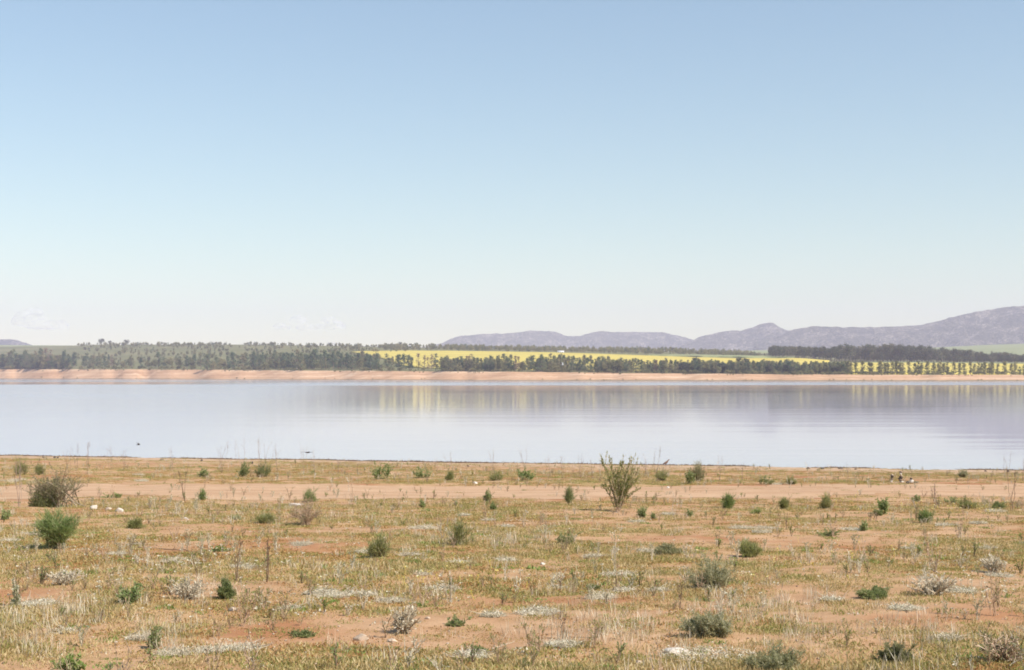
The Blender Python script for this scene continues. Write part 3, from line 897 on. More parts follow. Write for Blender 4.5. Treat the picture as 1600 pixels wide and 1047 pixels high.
def density(x):
    for a, b, s in [(-20, 108, 6.0), (108, 290, 12.0), (290, 345, 7.5), (345, 400, 7.0), (400, 600, 5.6), (600, 624, 6), (624, 690, 7.0), (690, 1320, 5.6), (1320, 1640, 7.2)]:
        if a <= x < b: return s
    return 8
while x < 1635:
    hp = y_bank(x) - y_top(x)
    r = rngT.random()
    if any(a <= x <= b for a, b in BROWN) and r < .75:
        tree_px('dead_tree', 'bare', x, 2.03 + .2 * rngT.random(), hp * (.85 + .25 * rngT.random()), 1.0, *G_BRN)
    elif x >= 1322 and x < 1592:
        tree_px('row_tree', 'slim', x, 2.05 + .04 * rngT.random(), hp * (1.0 + .22 * rngT.random()), 1.25, *G_ROW)
    elif 108 < x < 290 and r < .55:
        tree_px('olive_tree', 'bush', x, 2.03 + .3 * rngT.random(), hp * (.4 + .4 * rngT.random()), 1.1, *G_OLV)
    elif r < .14:
        tree_px('olive_tree', 'bush', x, 2.02 + .2 * rngT.random(), hp * (.35 + .35 * rngT.random()), 1.3, *G_OLV)
    else:
        tree_px('pine_tree', 'pine', x, 2.03 + .35 * rngT.random(), hp * (.75 + .35 * rngT.random()), .72 + .42 * rngT.random(), *pine_label(x))
    x += density(x) * (.45 + 1.1 * rngT.random())
# grove of gums at right
x = 1206.0
y_gtop = line([(1200, 547), (1225, 540.5), (1290, 537.5), (1340, 535.5), (1400, 536), (1450, 537.5), (1490, 542), (1520, 545.5), (1600, 552), (1700, 554)])
while x < 1660:
    t = 4.08 + .10 * rngT.random() if x > 1330 else 4.0 + .12 * rngT.random()
    p = far_point(x, t)
    yb = HZ - (p[2] - CAMZ) / p[1] * F
    hp = (yb - y_gtop(x)) * (.84 + .22 * rngT.random())
    tree_px('gum_tree', 'gum', x, t, hp, .85 + .35 * rngT.random(), *(G_GUM if x < 1492 else G_TAIL))
    x += 6.5 * (.7 + .6 * rngT.random())
tree_px('gum_tree', 'gum', 158, 4.97, 11, 1.3, 'largest dark tree on the left skyline', 'tree', None)
tree_px('gum_tree', 'gum', 172, 4.97, 7.5, 1.2, 'paler tree just right of the largest skyline tree', 'tree', None)
tree_px('gum_tree', 'gum', 198, 4.96, 9, 1.5, 'round tree on the left skyline left of the white farmhouse', 'tree', None)
tree_px('gum_tree', 'gum', 625, 4.95, 9, 1.1, 'tallest tree of the middle skyline left of the mountains', 'tree', None)
tree_px('gum_tree', 'gum', 641, 4.95, 7.5, 1.1, 'small tree on the skyline just left of the mountains', 'tree', None)
tree_px('gum_tree', 'gum', 1050, 4.9, 8, 1.7, 'broad dark tree on the ridge below the dip between mountains', 'tree', None)
tree_px('gum_tree', 'gum', 1086, 2.45, 27, .95, 'spreading tree rising above the belt under the dip between mountains', 'tree', None)
tree_px('gum_tree', 'gum', 1160, 2.45, 27, 1.2, 'broad dark tree rising above the belt left of the gum grove', 'tree', None)
tree_px('gum_tree', 'gum', 1230, 2.40, 25, 1.2, 'broad dark tree in the belt below the left end of the gum grove', 'tree', None)

# ------------------------------------------------------------------ scattered stuff (geometry nodes on a point mesh)
def scatter(name, P, rot, scl, idx, meshes, label):
    colp = bpy.data.collections.new(name + '_kinds')
    for k, me in enumerate(meshes):
        o = bpy.data.objects.new('%s_kind_%02d' % (name, k), me); colp.objects.link(o)
    me = bpy.data.meshes.new(name)
    me.vertices.add(len(P)); me.vertices.foreach_set('co', np.ascontiguousarray(P, dtype=np.float32).ravel())
    for nm, ty, arr in (('rot', 'FLOAT_VECTOR', rot), ('scl', 'FLOAT_VECTOR', scl), ('idx', 'INT', idx)):
        a = me.attributes.new(nm, ty, 'POINT')
        a.data.foreach_set('vector' if ty == 'FLOAT_VECTOR' else 'value', np.ascontiguousarray(arr, dtype=np.int32 if ty == 'INT' else np.float32).ravel())
    o = link(bpy.data.objects.new(name, me))
    ng = bpy.data.node_groups.new(name, 'GeometryNodeTree')
    ng.interface.new_socket('Geometry', in_out='INPUT', socket_type='NodeSocketGeometry')
    ng.interface.new_socket('Geometry', in_out='OUTPUT', socket_type='NodeSocketGeometry')
    nd = ng.nodes
    gi_ = nd.new('NodeGroupInput'); go = nd.new('NodeGroupOutput')
    m2p = nd.new('GeometryNodeMeshToPoints')
    ci = nd.new('GeometryNodeCollectionInfo'); ci.inputs['Collection'].default_value = colp
    ci.inputs['Separate Children'].default_value = True; ci.inputs['Reset Children'].default_value = True
    iop = nd.new('GeometryNodeInstanceOnPoints'); iop.inputs['Pick Instance'].default_value = True
    def na(nm, ty):
        n = nd.new('GeometryNodeInputNamedAttribute'); n.data_type = ty; n.inputs['Name'].default_value = nm
        return n.outputs['Attribute']
    lk = ng.links.new
    lk(gi_.outputs[0], m2p.inputs['Mesh']); lk(m2p.outputs[0], iop.inputs['Points']); lk(ci.outputs[0], iop.inputs['Instance'])
    lk(na('idx', 'INT'), iop.inputs['Instance Index']); lk(na('scl', 'FLOAT_VECTOR'), iop.inputs['Scale'])
    e2r = nd.new('FunctionNodeEulerToRotation'); lk(na('rot', 'FLOAT_VECTOR'), e2r.inputs[0]); lk(e2r.outputs[0], iop.inputs['Rotation'])
    lk(iop.outputs[0], go.inputs[0])
    md = o.modifiers.new('scatter', 'NODES'); md.node_group = ng
    return tag(o, label, None, None, 'stuff')

# woodland that reads as one mass: trees joined crown+trunk meshes
def join2(a, b, name):
    me = bpy.data.meshes.new(name)
    va = np.empty(len(a.vertices) * 3, np.float32); a.vertices.foreach_get('co', va)
    vb = np.empty(len(b.vertices) * 3, np.float32); b.vertices.foreach_get('co', vb)
    fa = np.empty(len(a.polygons) * 4, np.int32); a.loops.foreach_get('vertex_index', fa)
    fb = np.empty(len(b.polygons) * 4, np.int32); b.loops.foreach_get('vertex_index', fb)
    f = np.concatenate([fa.reshape(-1, 4), fb.reshape(-1, 4) + len(a.vertices)])
    ra = np.empty(len(a.polygons), np.float32); a.attributes['rnd'].data.foreach_get('value', ra)
    rb = np.empty(len(b.polygons), np.float32); b.attributes['rnd'].data.foreach_get('value', rb)
    me = raw_mesh(name, np.concatenate([va.reshape(-1, 3), vb.reshape(-1, 3)]), f, a.materials[0], np.concatenate([ra, rb]))
    me.materials.append(b.materials[0])
    me.polygons.foreach_set('material_index', np.concatenate([np.zeros(len(ra)), np.ones(len(rb))]).astype(np.int32))
    return me
WK = [join2(*PROTO[k], 'wood_tree') for k in (('pine', 0), ('pine', 1), ('bush', 0), ('bush', 1), ('slim', 0), ('slim', 1), ('bush', 2), ('gum', 0), ('gum', 1))]
rw = np.random.default_rng(5)
WP, WR, WS, WI = [], [], [], []
def wood(n, x0, x1, t0, t1, hpx0, hpx1, kinds, clump=0.0, wide=.95):
    xs = x0 + (x1 - x0) * rw.random(n); ts = t0 + (t1 - t0) * rw.random(n)
    if clump > 0:
        keep = fbm(xs * .035, ts * 7, 71, 3) > clump
        xs, ts = xs[keep], ts[keep]
    P = far_point(xs, ts); hp = (hpx0 + (hpx1 - hpx0) * rw.random(len(xs)))
    h = hp * P[:, 1] / F
    P[:, 2] -= .2
    WP.append(P); WR.append(np.stack([0 * xs, 0 * xs, rw.random(len(xs)) * 6.28], 1))
    wd_ = wide * (.8 + .5 * rw.random(len(xs)))
    WS.append(np.stack([h * wd_, h * wd_, h], 1)); WI.append(rw.choice(kinds, len(xs)))
wood(360, 395, 590, 2.1, 3.2, 10, 19, [0, 1, 0, 1, 2, 3, 4], .36)          # thick wood left of the canola
wood(420, -60, 400, 2.3, 3.4, 7, 13, [0, 1, 2, 3, 6], .50)
wood(260, -60, 110, 2.02, 2.5, 12, 23, [0, 1, 2, 4], .42)
wood(300, 110, 560, 3.3, 3.9, 5, 9, [0, 2, 3, 6], .52)
wood(620, 130, 640, 3.9, 4.85, 3.5, 7.5, [2, 3, 6, 0], .46)             # scattered growth up the left slope
wood(380, 120, 660, 4.80, 4.99, 1.8, 6.0, [2, 3, 6, 0], .40)            # left skyline
wood(950, 600, 1180, 4.25, 4.98, 5.0, 8.5, [2, 3, 6, 0], .20)           # ridge wood behind the canola
wood(300, 1040, 1210, 4.5, 4.98, 2.5, 5.5, [2, 3, 6], .42)
wood(700, 690, 1325, 2.06, 2.24, 13, 21, [0, 1, 4, 5, 2], .40)          # body of the middle belt
wood(170, 1060, 1325, 2.06, 2.4, 13, 20, [7, 8, 0], .25)
wood(330, 690, 1640, 2.0, 2.08, 3, 7, [2, 3, 6], .30, 1.6)              # undergrowth at the foot
wood(200, -60, 690, 2.0, 2.08, 3, 7, [2, 3, 6], .42, 1.6)
wood(260, -60, 1640, 1.80, 2.0, 1.2, 3.0, [2, 3, 6], .55, 1.8)           # tufts on the bank
wood(90, -60, 1640, 1.03, 1.15, 1.0, 2.2, [2, 3, 6], .5, 2.2)
wood(500, 1206, 1500, 4.12, 4.5, 13, 20, [7, 8], .1)
wood(240, 1490, 1700, 4.08, 4.3, 10, 16, [7, 8], .1)
scatter('woodland', np.concatenate(WP), np.concatenate(WR), np.concatenate(WS), np.concatenate(WI), WK, 'mass of far woodland behind the front trees')

# ------------------------------------------------------------------ far farm buildings
def plain_mat(name, col, rough=.8, var=.12, scale=6.0):
    m, nt = new_mat(name)
    tcn = N(nt, 'TexCoord').outputs['Object']
    n = noise(nt, tcn, scale, 4, .6)
    c = ramp(nt, n, [(.3, tuple(v * (1 - var * 2) for v in col)), (.7, tuple(min(1, v * (1 + var)) for v in col))])
    d = N(nt, 'BsdfPrincipled', Roughness=rough)
    d.inputs['Specular IOR Level'].default_value = .25
    L(nt, c, d.inputs['Base Color'])
    bp = N(nt, 'Bump', Strength=.4, Distance=.01); L(nt, n, bp.inputs['Height']); L(nt, bp.outputs[0], d.inputs['Normal'])
    out = N(nt, 'OutputMaterial'); L(nt, d.outputs[0], out.inputs['Surface'])
    MAT[name] = m
plain_mat('white_wash', (.80, .78, .74)); plain_mat('grey_roof', (.45, .44, .43)); plain_mat('white_roof', (.78, .77, .75)); plain_mat('door_dark', (.08, .06, .05))
def box(v0, v1):
    a, b = np.array(v0, float), np.array(v1, float)
    v = np.array([[a[0], a[1], a[2]], [b[0], a[1], a[2]], [b[0], b[1], a[2]], [a[0], b[1], a[2]], [a[0], a[1], b[2]], [b[0], a[1], b[2]], [b[0], b[1], b[2]], [a[0], b[1], b[2]]])
    f = np.array([[3, 2, 1, 0], [4, 5, 6, 7], [0, 1, 5, 4], [1, 2, 6, 5], [2, 3, 7, 6], [3, 0, 4, 7]])
    return v, f
def house(x, t, wpx, roof, label, rot=0.0):
    p = far_point(x, t)
    W = px(wpx, p[1]); D = W * .45; H = W * .22
    e = link(bpy.data.objects.new('farmhouse', None)); e.location = p; e.rotation_euler = (0, 0, rot)
    tag(e, label, 'farmhouse')
    v, f = box((-W / 2, -D / 2, -1), (W / 2, D / 2, H)); link(bpy.data.objects.new('wall', raw_mesh('wall', v, f, 'white_wash')), e)
    o_ = .4; r = H + D * .32
    v = np.array([[-W/2-o_, -D/2-o_, H-.1], [W/2+o_, -D/2-o_, H-.1], [W/2+o_, 0, r], [-W/2-o_, 0, r], [W/2+o_, D/2+o_, H-.1], [-W/2-o_, D/2+o_, H-.1]])
    v = np.concatenate([v, v + np.array([0, 0, .25])])
    f = np.array([[0, 3, 2, 1], [3, 5, 4, 2], [6, 7, 8, 9], [9, 8, 10, 11], [0, 1, 7, 6], [4, 5, 11, 10], [0, 6, 9, 3], [3, 9, 11, 5], [1, 2, 8, 7], [2, 4, 10, 8]])
    link(bpy.data.objects.new('roof', raw_mesh('roof', v, f, roof)), e)
    for k, xo in enumerate((-.3, 0, .3)):
        nm = 'door' if k == 1 else 'window'
        v, f = box((xo * W - .6, -D / 2 - .05, 0 if k == 1 else .9), (xo * W + .6, -D / 2 + .1, min(2.1, H * .85)))
        link(bpy.data.objects.new(nm, raw_mesh(nm, v, f, 'door_dark')), e)
house(215, 4.93, 11, 'white_roof', 'small white farmhouse on the left skyline among trees', .3)
house(186, 4.92, 6, 'grey_roof', 'tiny pale shed left of the white farmhouse on the skyline', -.2)
house(641, 4.75, 13, 'grey_roof', 'pale low farm shed on the ridge left of the mountains', .1)
house(876, 4.17, 10, 'white_roof', 'small white shed at the upper edge of the canola band', .1)
house(520, 4.97, 14, 'grey_roof', 'faint pale farm roof on the middle left skyline', 0)

# ------------------------------------------------------------------ near plants, one by one
P_ = plant
# the four landmarks
P_('sprawling_shrub', 'sprawl', 86, 793, 84, 62, 'large sprawling grey-olive shrub with bare twigs at left', 'shrub')
P_('round_bush', 'broom', 88, 858, 62, 62, 'dense bright green rounded bush in front of the sprawling shrub', 'bush')
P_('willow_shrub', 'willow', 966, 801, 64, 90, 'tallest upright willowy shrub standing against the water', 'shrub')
P_('grey_bush', 'mound', 1122, 919, 82, 58, 'large silvery grey-green rounded bush right of centre', 'bush')
P_('grey_bush', 'mound', 1106, 995, 74, 46, 'silvery bush with dark green foot below the larger one', 'bush')
P_('grey_bush', 'mound_sage', 1212, 1047, 100, 40, 'dark grey-green bush cut by the bottom edge of the picture', 'bush')
P_('green_bush', 'broom_olive', 596, 871, 40, 40, 'compact olive green bush alone in the middle grass', 'bush')
P_('low_bush', 'leafy_dark', 889, 851, 38, 24, 'dark green low bush on the reddish bare strip', 'bush')
P_('grey_bush', 'mound_sage', 1040, 867, 46, 20, 'low grey bush up and left of the large silvery bush', 'bush')
P_('low_bush', 'mound_dark', 1366, 935, 50, 22, 'dark low hump of a bush in the right-hand grass', 'bush')
P_('dry_brush', 'dry', 1456, 930, 84, 36, 'pale dry brush heap right of the dark low hump', 'brush')
P_('dry_brush', 'dry_pink', 1564, 1034, 84, 48, 'pinkish dry brush heap in the bottom right corner', 'brush')
P_('leafy_bush', 'leafy', 112, 1050, 62, 32, 'bright green leafy bush at the bottom left edge', 'bush')
P_('leafy_bush', 'leafy_olive', 205, 944, 46, 42, 'leafy green shrub with pale stems in the left foreground', 'shrub')
P_('woolly_plant', 'rosette', 24, 947, 26, 46, 'upright woolly leaved plant near the left edge', 'plant')
P_('leafy_plant', 'leafy_dark', 240, 1014, 18, 38, 'narrow dark green leafy plant in the lower left', 'plant')
P_('grey_plant', 'mound_dark', 354, 936, 30, 34, 'dark grey-green plant at the foot of the brown stalks', 'plant')
P_('broom_shrub', 'airy', 717, 852, 34, 48, 'thin airy olive broom above the middle grass', 'shrub')
P_('dry_bush', 'dry_pink', 478, 821, 48, 38, 'pale bare-twigged dry bush beside a flat pale stone', 'bush')
P_('grey_plant', 'mound_sage', 1402, 1036, 42, 34, 'grey-green plant at the bottom right left of the dry brush', 'plant')
P_('dry_brush', 'dry', 100, 914, 60, 26, 'faint pale brush tuft left of the leafy green shrub', 'brush')
P_('dry_brush', 'dry', 292, 936, 54, 36, 'pale forked dry brush right of the leafy green shrub', 'brush')
P_('dry_brush', 'dry', 632, 990, 44, 42, 'pale forked dry plant on the bare sandy patch', 'brush')
P_('dry_brush', 'dry', 1552, 896, 40, 30, 'white forked dry plant near the right edge', 'brush')
P_('grey_plant', 'leafy_dark', 712, 978, 34, 16, 'small dark creeping plant at the edge of the bare sand', 'plant')
P_('grey_plant', 'leafy_dark', 470, 994, 46, 12, 'dark flat creeping plant on the left part of the bare sand', 'plant')
P_('low_bush', 'leafy_dark', 924, 922, 32, 14, 'small dark green cushion left of the white mats', 'plant')
P_('low_bush', 'leafy_olive', 1290, 838, 46, 18, 'low reddish green patchy bush on the right bare strip', 'bush')
P_('grey_plant', 'leafy_dark', 752, 1020, 26, 12, 'dark little plant behind the white mat at bottom centre', 'plant')
# shore strip
SH = [(32, 742, 24, 30, 'broom_olive', 'bushy green shrub on the shore strip at the left edge'), (60, 742, 20, 20, 'broom_olive', 'smaller green shrub right of the leftmost shore shrub'),
      (381, 745, 24, 27, 'leafy_dark', 'dark green shore shrub left one of a close pair'), (410, 745, 30, 27, 'mound_dark', 'dark green shore shrub right one of a close pair'),
      (597, 749, 34, 30, 'leafy_olive', 'two-tone green shrub on the bare shore left of centre'), (659, 747, 30, 19, 'leafy_olive', 'low spreading green shrub just right of the two-tone shrub'),
      (703, 751, 14, 15, 'broom_olive', 'small sparse shrub on the shore strip at centre'), (822, 751, 28, 24, 'leafy_olive', 'green shore shrub between centre and the willowy shrub'),
      (1078, 756, 22, 26, 'leafy_dark', 'dark left half of the shore shrub pair right of the willowy shrub'), (1090, 752, 24, 36, 'mound_sage', 'taller grey shore shrub right of the willowy shrub'),
      (1034, 751, 24, 18, 'broom_olive', 'low green shrub between the willowy shrub and grey shore shrub'), (1196, 757, 30, 16, 'leafy_dark', 'low dark green shrub on the right shore strip'),
      (1236, 757, 16, 13, 'broom_olive', 'small green tuft right of the low dark shore shrub'), (778, 751, 26, 16, 'broom_olive', 'faint green tuft left of the central shore shrub'),
      (318, 746, 20, 18, 'leafy_olive', 'yellowish green shore shrub left of the close pair'), (1505, 746, 16, 14, 'mound', 'small silvery tuft on the far right shore strip')]
for (x_, y_, w_, h_, k_, lb) in SH:
    P_('shore_shrub', k_, x_, y_, w_, h_, lb, 'shrub', 'shrubs on the shore strip')
# along the near side of the track
TR = [(484, 785, 18, 22, 'broom', 'bright green tuft on the track edge above the dry bush'), (762, 785, 16, 22, 'leafy_dark', 'slender dark green plant on the track edge at centre'),
      (770, 797, 14, 16, 'leafy_olive', 'paler small plant at the foot of the slender central one'), (891, 787, 15, 27, 'broom_dark', 'slender plant left of the willowy shrub'),
      (1136, 795, 22, 24, 'broom', 'bright green bushy tuft right of the willowy shrub'), (1003, 809, 16, 20, 'leafy_olive', 'small green plant at the right foot of the willowy shrub'),
      (1181, 803, 20, 12, 'leafy', 'low green plant right of the bright bushy tuft'), (1228, 796, 18, 20, 'broom_olive', 'olive tuft on the right track edge'),
      (1381, 804, 20, 32, 'leafy_olive', 'upright green plant on the right track edge'), (1372, 806, 12, 12, 'mound_dark', 'dark low companion of the upright green plant'),
      (1448, 817, 28, 22, 'broom', 'bright green bush below the right part of the track'), (1432, 784, 14, 14, 'leafy_olive', 'small plant left of the low green cushion by the track'),
      (1486, 786, 28, 12, 'leafy_olive', 'low green cushion by the right part of the track'), (178, 778, 36, 12, 'leafy', 'dark glossy low plant beside the sprawling shrub'),
      (317, 782, 10, 16, 'broom', 'small bright green plant left of the reddish stalks'), (1290, 795, 18, 24, 'broom_olive', 'yellowish green plant left of the upright one on the right'),
      (660, 793, 12, 18, 'leafy_olive', 'thin pale green plant on the track edge left of centre'), (1076, 808, 14, 16, 'leafy_olive', 'small green sprig between the willowy shrub and bright tuft'),
      (345, 862, 36, 14, 'leafy', 'pale green low cushion beside a fallen thin branch'), (1350, 830, 18, 20, 'leafy_olive', 'leafy green sprig in the right middle grass'),
      (1020, 812, 10, 12, 'leafy_olive', 'tiny green plant right of the willowy shrub foot'), (1508, 795, 34, 16, 'broom_olive', 'spreading green tuft near the yellow flowers'),
      (1560, 796, 24, 14, 'mound_dark', 'dark low tuft near the right edge by the track'), (10, 812, 22, 22, 'leafy_olive', 'green sprig at the left edge beside the sprawling shrub'),
      (372, 812, 22, 10, 'leafy_olive', 'green low tuft left of the dry bush'), (210, 826, 30, 16, 'broom_olive', 'soft olive tuft right of the bright rounded bush'),
      (1170, 870, 40, 26, 'broom_olive', 'brown olive tuft above the large silvery bush'), (416, 818, 30, 16, 'broom_olive', 'grey green tuft left of the pale dry bush')]
for (x_, y_, w_, h_, k_, lb) in TR:
    P_('small_plant', k_, x_, y_, w_, h_, lb, 'plant', 'small plants below the track')
# dry stalks
ST = [(371, 908, 22, 74, 'stalk_brown', 'tall brown dry stalk left one of two in the left grass'), (416, 910, 22, 78, 'stalk_brown', 'tall brown dry stalk right one of two in the left grass'),
      (288, 779, 26, 58, 'stalk_brown', 'brown dry stalks on the track edge left of centre'), (346, 738, 26, 52, 'stalk', 'reddish dry stalks rising over the left shoreline'),
      (1581, 800, 24, 74, 'stalk_brown', 'dark dry stalks at the right edge crossing the track'), (1064, 952, 20, 52, 'stalk_brown', 'leaning brown stalk left of the silvery bushes'),
      (874, 925, 10, 30, 'stalk_brown', 'short brown stalk in the centre foreground'), (1024, 745, 20, 58, 'stalk_fine', 'fine pinkish stalks just right of the willowy shrub'),
      (30, 792, 22, 84, 'stalk', 'tall pinkish stalk left of the sprawling shrub'), (135, 742, 24, 60, 'stalk_fine', 'fine twigs behind the sprawling shrub against water'),
      (880, 1000, 20, 48, 'stalk_brown', 'bent brown stalk at the bottom centre'), (1229, 828, 10, 30, 'stalk_brown', 'short dark stalk in the right middle grass'),
      (1462, 795, 14, 44, 'stalk', 'thin reddish stalk left of the low cushion on the right')]
for (x_, y_, w_, h_, k_, lb) in ST:
    P_('dry_stalk', k_, x_, y_, w_, h_, lb, 'stalk', 'tall dry stalks')
for (x_, y_, h_) in [(172, 735, 46), (192, 735, 40), (270, 735, 40), (376, 738, 56), (405, 740, 62), (418, 738, 50), (432, 740, 50), (474, 740, 58), (492, 742, 40), (528, 742, 30), (700, 745, 40), (770, 745, 48), (822, 745, 56),
                     (858, 748, 40), (880, 748, 38), (905, 748, 42), (925, 748, 34), (1125, 752, 40), (1160, 750, 30), (1325, 748, 24), (1575, 752, 50), (1598, 752, 44), (120, 735, 46), (105, 736, 40), (560, 744, 24), (1010, 748, 40)]:
    P_('thin_stalk', 'stalk_fine', x_, y_, h_ * .42, h_, 'hair-thin dry stalk standing up against the water on the near shore', 'stalk', 'thin stalks along the near shoreline')

# bleached mats
MT = [(60, 945, 70, 8), (330, 1020, 60, 10), (520, 932, 70, 9), (500, 928, 60, 10), (565, 930, 50, 8), (690, 922, 68, 9), (610, 940, 60, 6), (455, 953, 44, 8), (970, 900, 70, 8), (940, 936, 60, 12), (975, 924, 40, 6), (1030, 924, 30, 6),
      (840, 958, 90, 10), (770, 962, 50, 8), (735, 1028, 74, 14), (925, 872, 36, 9), (1415, 952, 60, 8), (1500, 925, 70, 8), (1300, 938, 40, 6), (1562, 901, 50, 6), (1045, 804, 24, 4), (1160, 826, 50, 6), (1190, 832, 34, 6), (995, 816, 30, 4),
      (660, 826, 60, 7), (725, 806, 24, 4), (765, 814, 26, 4), (790, 824, 36, 5), (45, 836, 34, 5), (15, 846, 30, 5), (265, 880, 40, 5), (185, 866, 36, 5), (275, 876, 34, 5), (210, 852, 26, 4), (570, 864, 40, 5), (640, 868, 36, 5), (660, 898, 30, 4), (470, 850, 36, 4),
      (1555, 800, 40, 6), (1480, 822, 40, 5), (1530, 818, 36, 4), (1010, 862, 34, 5), (1420, 858, 24, 4), (1545, 858, 34, 5), (1100, 920, 34, 5), (1110, 1030, 170, 20), (880, 1010, 60, 10), (220, 1000, 50, 10), (270, 1024, 70, 10), (370, 1016, 90, 10), (1330, 828, 40, 4), (1195, 826, 40, 4),
      (470, 852, 30, 3), (215, 743, 24, 4), (222, 752, 28, 4), (15, 752, 50, 3), (30, 750, 30, 3), (1215, 757, 24, 3), (1480, 1000, 60, 8), (380, 888, 50, 8), (100, 990, 40, 8), (790, 876, 40, 4), (720, 880, 44, 4), (870, 920, 40, 4)]
MAT_LABEL = {(1110, 1030): 'widest creamy patch of dry growth at the bottom left of the dark bush', (735, 1028): 'creamy mat at the bottom centre beside a pale twig',
    (520, 932): 'large bleached mat left of centre in the foreground grass', (690, 922): 'large bleached mat at centre above the bare sand', (940, 936): 'fluffy white mat right of centre in the grass',
    (840, 958): 'long grey mat at the upper right edge of the bare sand', (370, 1016): 'wide grey-white mat at the lower left of the bare sand', (60, 945): 'bleached mat beside the woolly leaved plant at left',
    (970, 900): 'bleached mat above the fluffy white one right of centre', (1415, 952): 'bleached mat in the grass below the dark low hump', (660, 826): 'greenish pale mat on the bare strip at centre'}
for j, (x_, y_, w_, h_) in enumerate(MT):
    P_('bleached_mat', 'mat', x_, y_, w_, h_ * .9, MAT_LABEL.get((x_, y_), 'small flat bleached mat of dry growth on the red ground'), 'dry mat', 'bleached mats on the ground', seed=900 + j)

# ------------------------------------------------------------------ stones
def rock_mesh(seed, sx, sy, sz, mat, sub=3):
    import bmesh
    bm = bmesh.new(); bmesh.ops.create_icosphere(bm, subdivisions=sub, radius=1)
    rg = np.random.default_rng(seed)
    v = np.array([q.co for q in bm.verts])
    pl = rg.normal(size=(11, 3)); pl /= np.linalg.norm(pl, axis=1, keepdims=True)
    for n_ in pl:
        dd = .48 + .3 * rg.random(); e = v @ n_ - dd
        v = v - np.clip(e, 0, None)[:, None] * n_
    v = v * (1 + .08 * (fbm(v[:, 0] * 3 + seed, v[:, 1] * 3 + v[:, 2] * 2, seed, 3)[:, None] - .5))
    v = v * np.array([sx, sy, sz])
    f = np.array([[q.index for q in p.verts] for p in bm.faces]); bm.free()
    return raw_mesh('stone', v, f, mat, None, False)
plain_mat('stone_white', (.64, .56, .48), .85, .12, 9); plain_mat('stone_tan', (.55, .42, .31), .9, .2, 12); plain_mat('stone_dark', (.12, .095, .08), .9, .25, 12); plain_mat('stone_brown', (.26, .19, .14), .9, .25, 12)
def stone(x, y, wpx, hpx, mat, label, group=None, seed=1, zoff=0.0, name='stone'):
    p = at(x, y); w = px(wpx, p[1]); h = px(hpx, p[1])
    o = link(bpy.data.objects.new(name, rock_mesh(seed, w / 2 * 1.08, w / 2 * .75, h * .66, mat)))
    o.location = (p[0], p[1] + w * .2, p[2] + h * .22 + zoff); o.rotation_euler = (0, 0, seed * 1.7)
    o.rotation_euler = (0, .1 * math.sin(seed), 0)
    return tag(o, label, 'stone', group)
stone(145, 796, 15, 9, 'stone_white', 'white stone nearest the sprawling shrub, left of three', None, 3)
stone(168, 798, 12, 6, 'stone_tan', 'dull pinkish stone in the middle of three by the shrub', None, 5)
stone(185, 800, 16, 8, 'stone_white', 'white wedge stone at the right of three by the shrub', None, 8)
stone(462, 792, 30, 7, 'stone_white', 'flat pale stone behind the pale dry bush', None, 11)
stone(1062, 1022, 44, 9, 'stone_white', 'flat pale slab at the bottom right of centre', None, 13)
stone(1000, 1040, 18, 10, 'stone_tan', 'tan stone at the bottom edge left of the pale slab', None, 14)
stone(363, 956, 22, 8, 'stone_tan', 'sandy stone under a bleached twig in the left foreground', None, 15)
stone(565, 1002, 28, 12, 'stone_tan', 'buff stone in the bare sandy patch', None, 21)
stone(612, 1004, 20, 8, 'stone_tan', 'pinkish flat stone right of the buff stone on bare sand', None, 22)
stone(668, 968, 10, 5, 'stone_tan', 'small stone at the upper edge of the bare sand', None, 23)
stone(848, 883, 9, 5, 'stone_white', 'small whitish stone on the bare strip below the dark bush', None, 24)
stone(1044, 763, 7, 4, 'stone_white', 'small white stone on the far track edge right of the willowy shrub', None, 25)
stone(743, 756, 8, 4, 'stone_white', 'small pale stone on the shore strip at centre', None, 26)
stone(290, 812, 10, 4, 'stone_white', 'little pale stone in the grass above the left bare strip', None, 27)
for k, (x_, y_, w_, h_) in enumerate([(68, 716, 6, 4), (85, 716, 5, 4), (90, 716, 4, 3), (252, 719, 8, 3), (315, 721, 5, 4), (394, 725, 4, 5), (1263, 733, 7, 4), (1285, 733, 6, 3), (1314, 733, 9, 5), (1337, 734, 5, 3), (1540, 737, 5, 3), (1575, 738, 5, 4), (732, 729, 7, 3)]):
    stone(x_, y_, w_, h_, 'stone_dark' if k % 3 else 'stone_brown', 'small dark stone on the wet edge of the near shore', 'dark stones at the waterline', 40 + k)
def cairn(x, y, n, hpx, wpx, label, seed):
    p = at(x, y); e = link(bpy.data.objects.new('cairn', None)); e.location = p
    tag(e, label, 'cairn', 'stone piles by the shore')
    H = px(hpx, p[1]); W = px(wpx, p[1]); rg = np.random.default_rng(seed); z = -.02
    for k in range(n):
        hh = H / n * (.8 + .4 * rg.random()); ww = W * (1 - .45 * k / n) * (.75 + .4 * rg.random())
        o = link(bpy.data.objects.new('stone', rock_mesh(seed * 10 + k, ww / 2 * 1.1, ww / 2 * .9, hh * .72, ['stone_dark', 'stone_brown', 'stone_tan', 'stone_dark', 'stone_white'][(k * 2 + seed) % 5], 2)), e)
        o.location = (rg.normal() * .012, rg.normal() * .012, z + hh / 2); z += hh * .93
        o.rotation_euler = (0, rg.normal() * .08, rg.random() * 6)
cairn(1393, 754, 6, 17, 9, 'left of two little stone towers on the right shore', 2)
cairn(1408, 754, 7, 19, 9, 'right and taller of two little stone towers', 4)
p = at(1424, 755)
e = link(bpy.data.objects.new('stone_pile', None)); e.location = p
tag(e, 'tumbled low pile of stones right of the two stone towers', 'stone pile', 'stone piles by the shore')
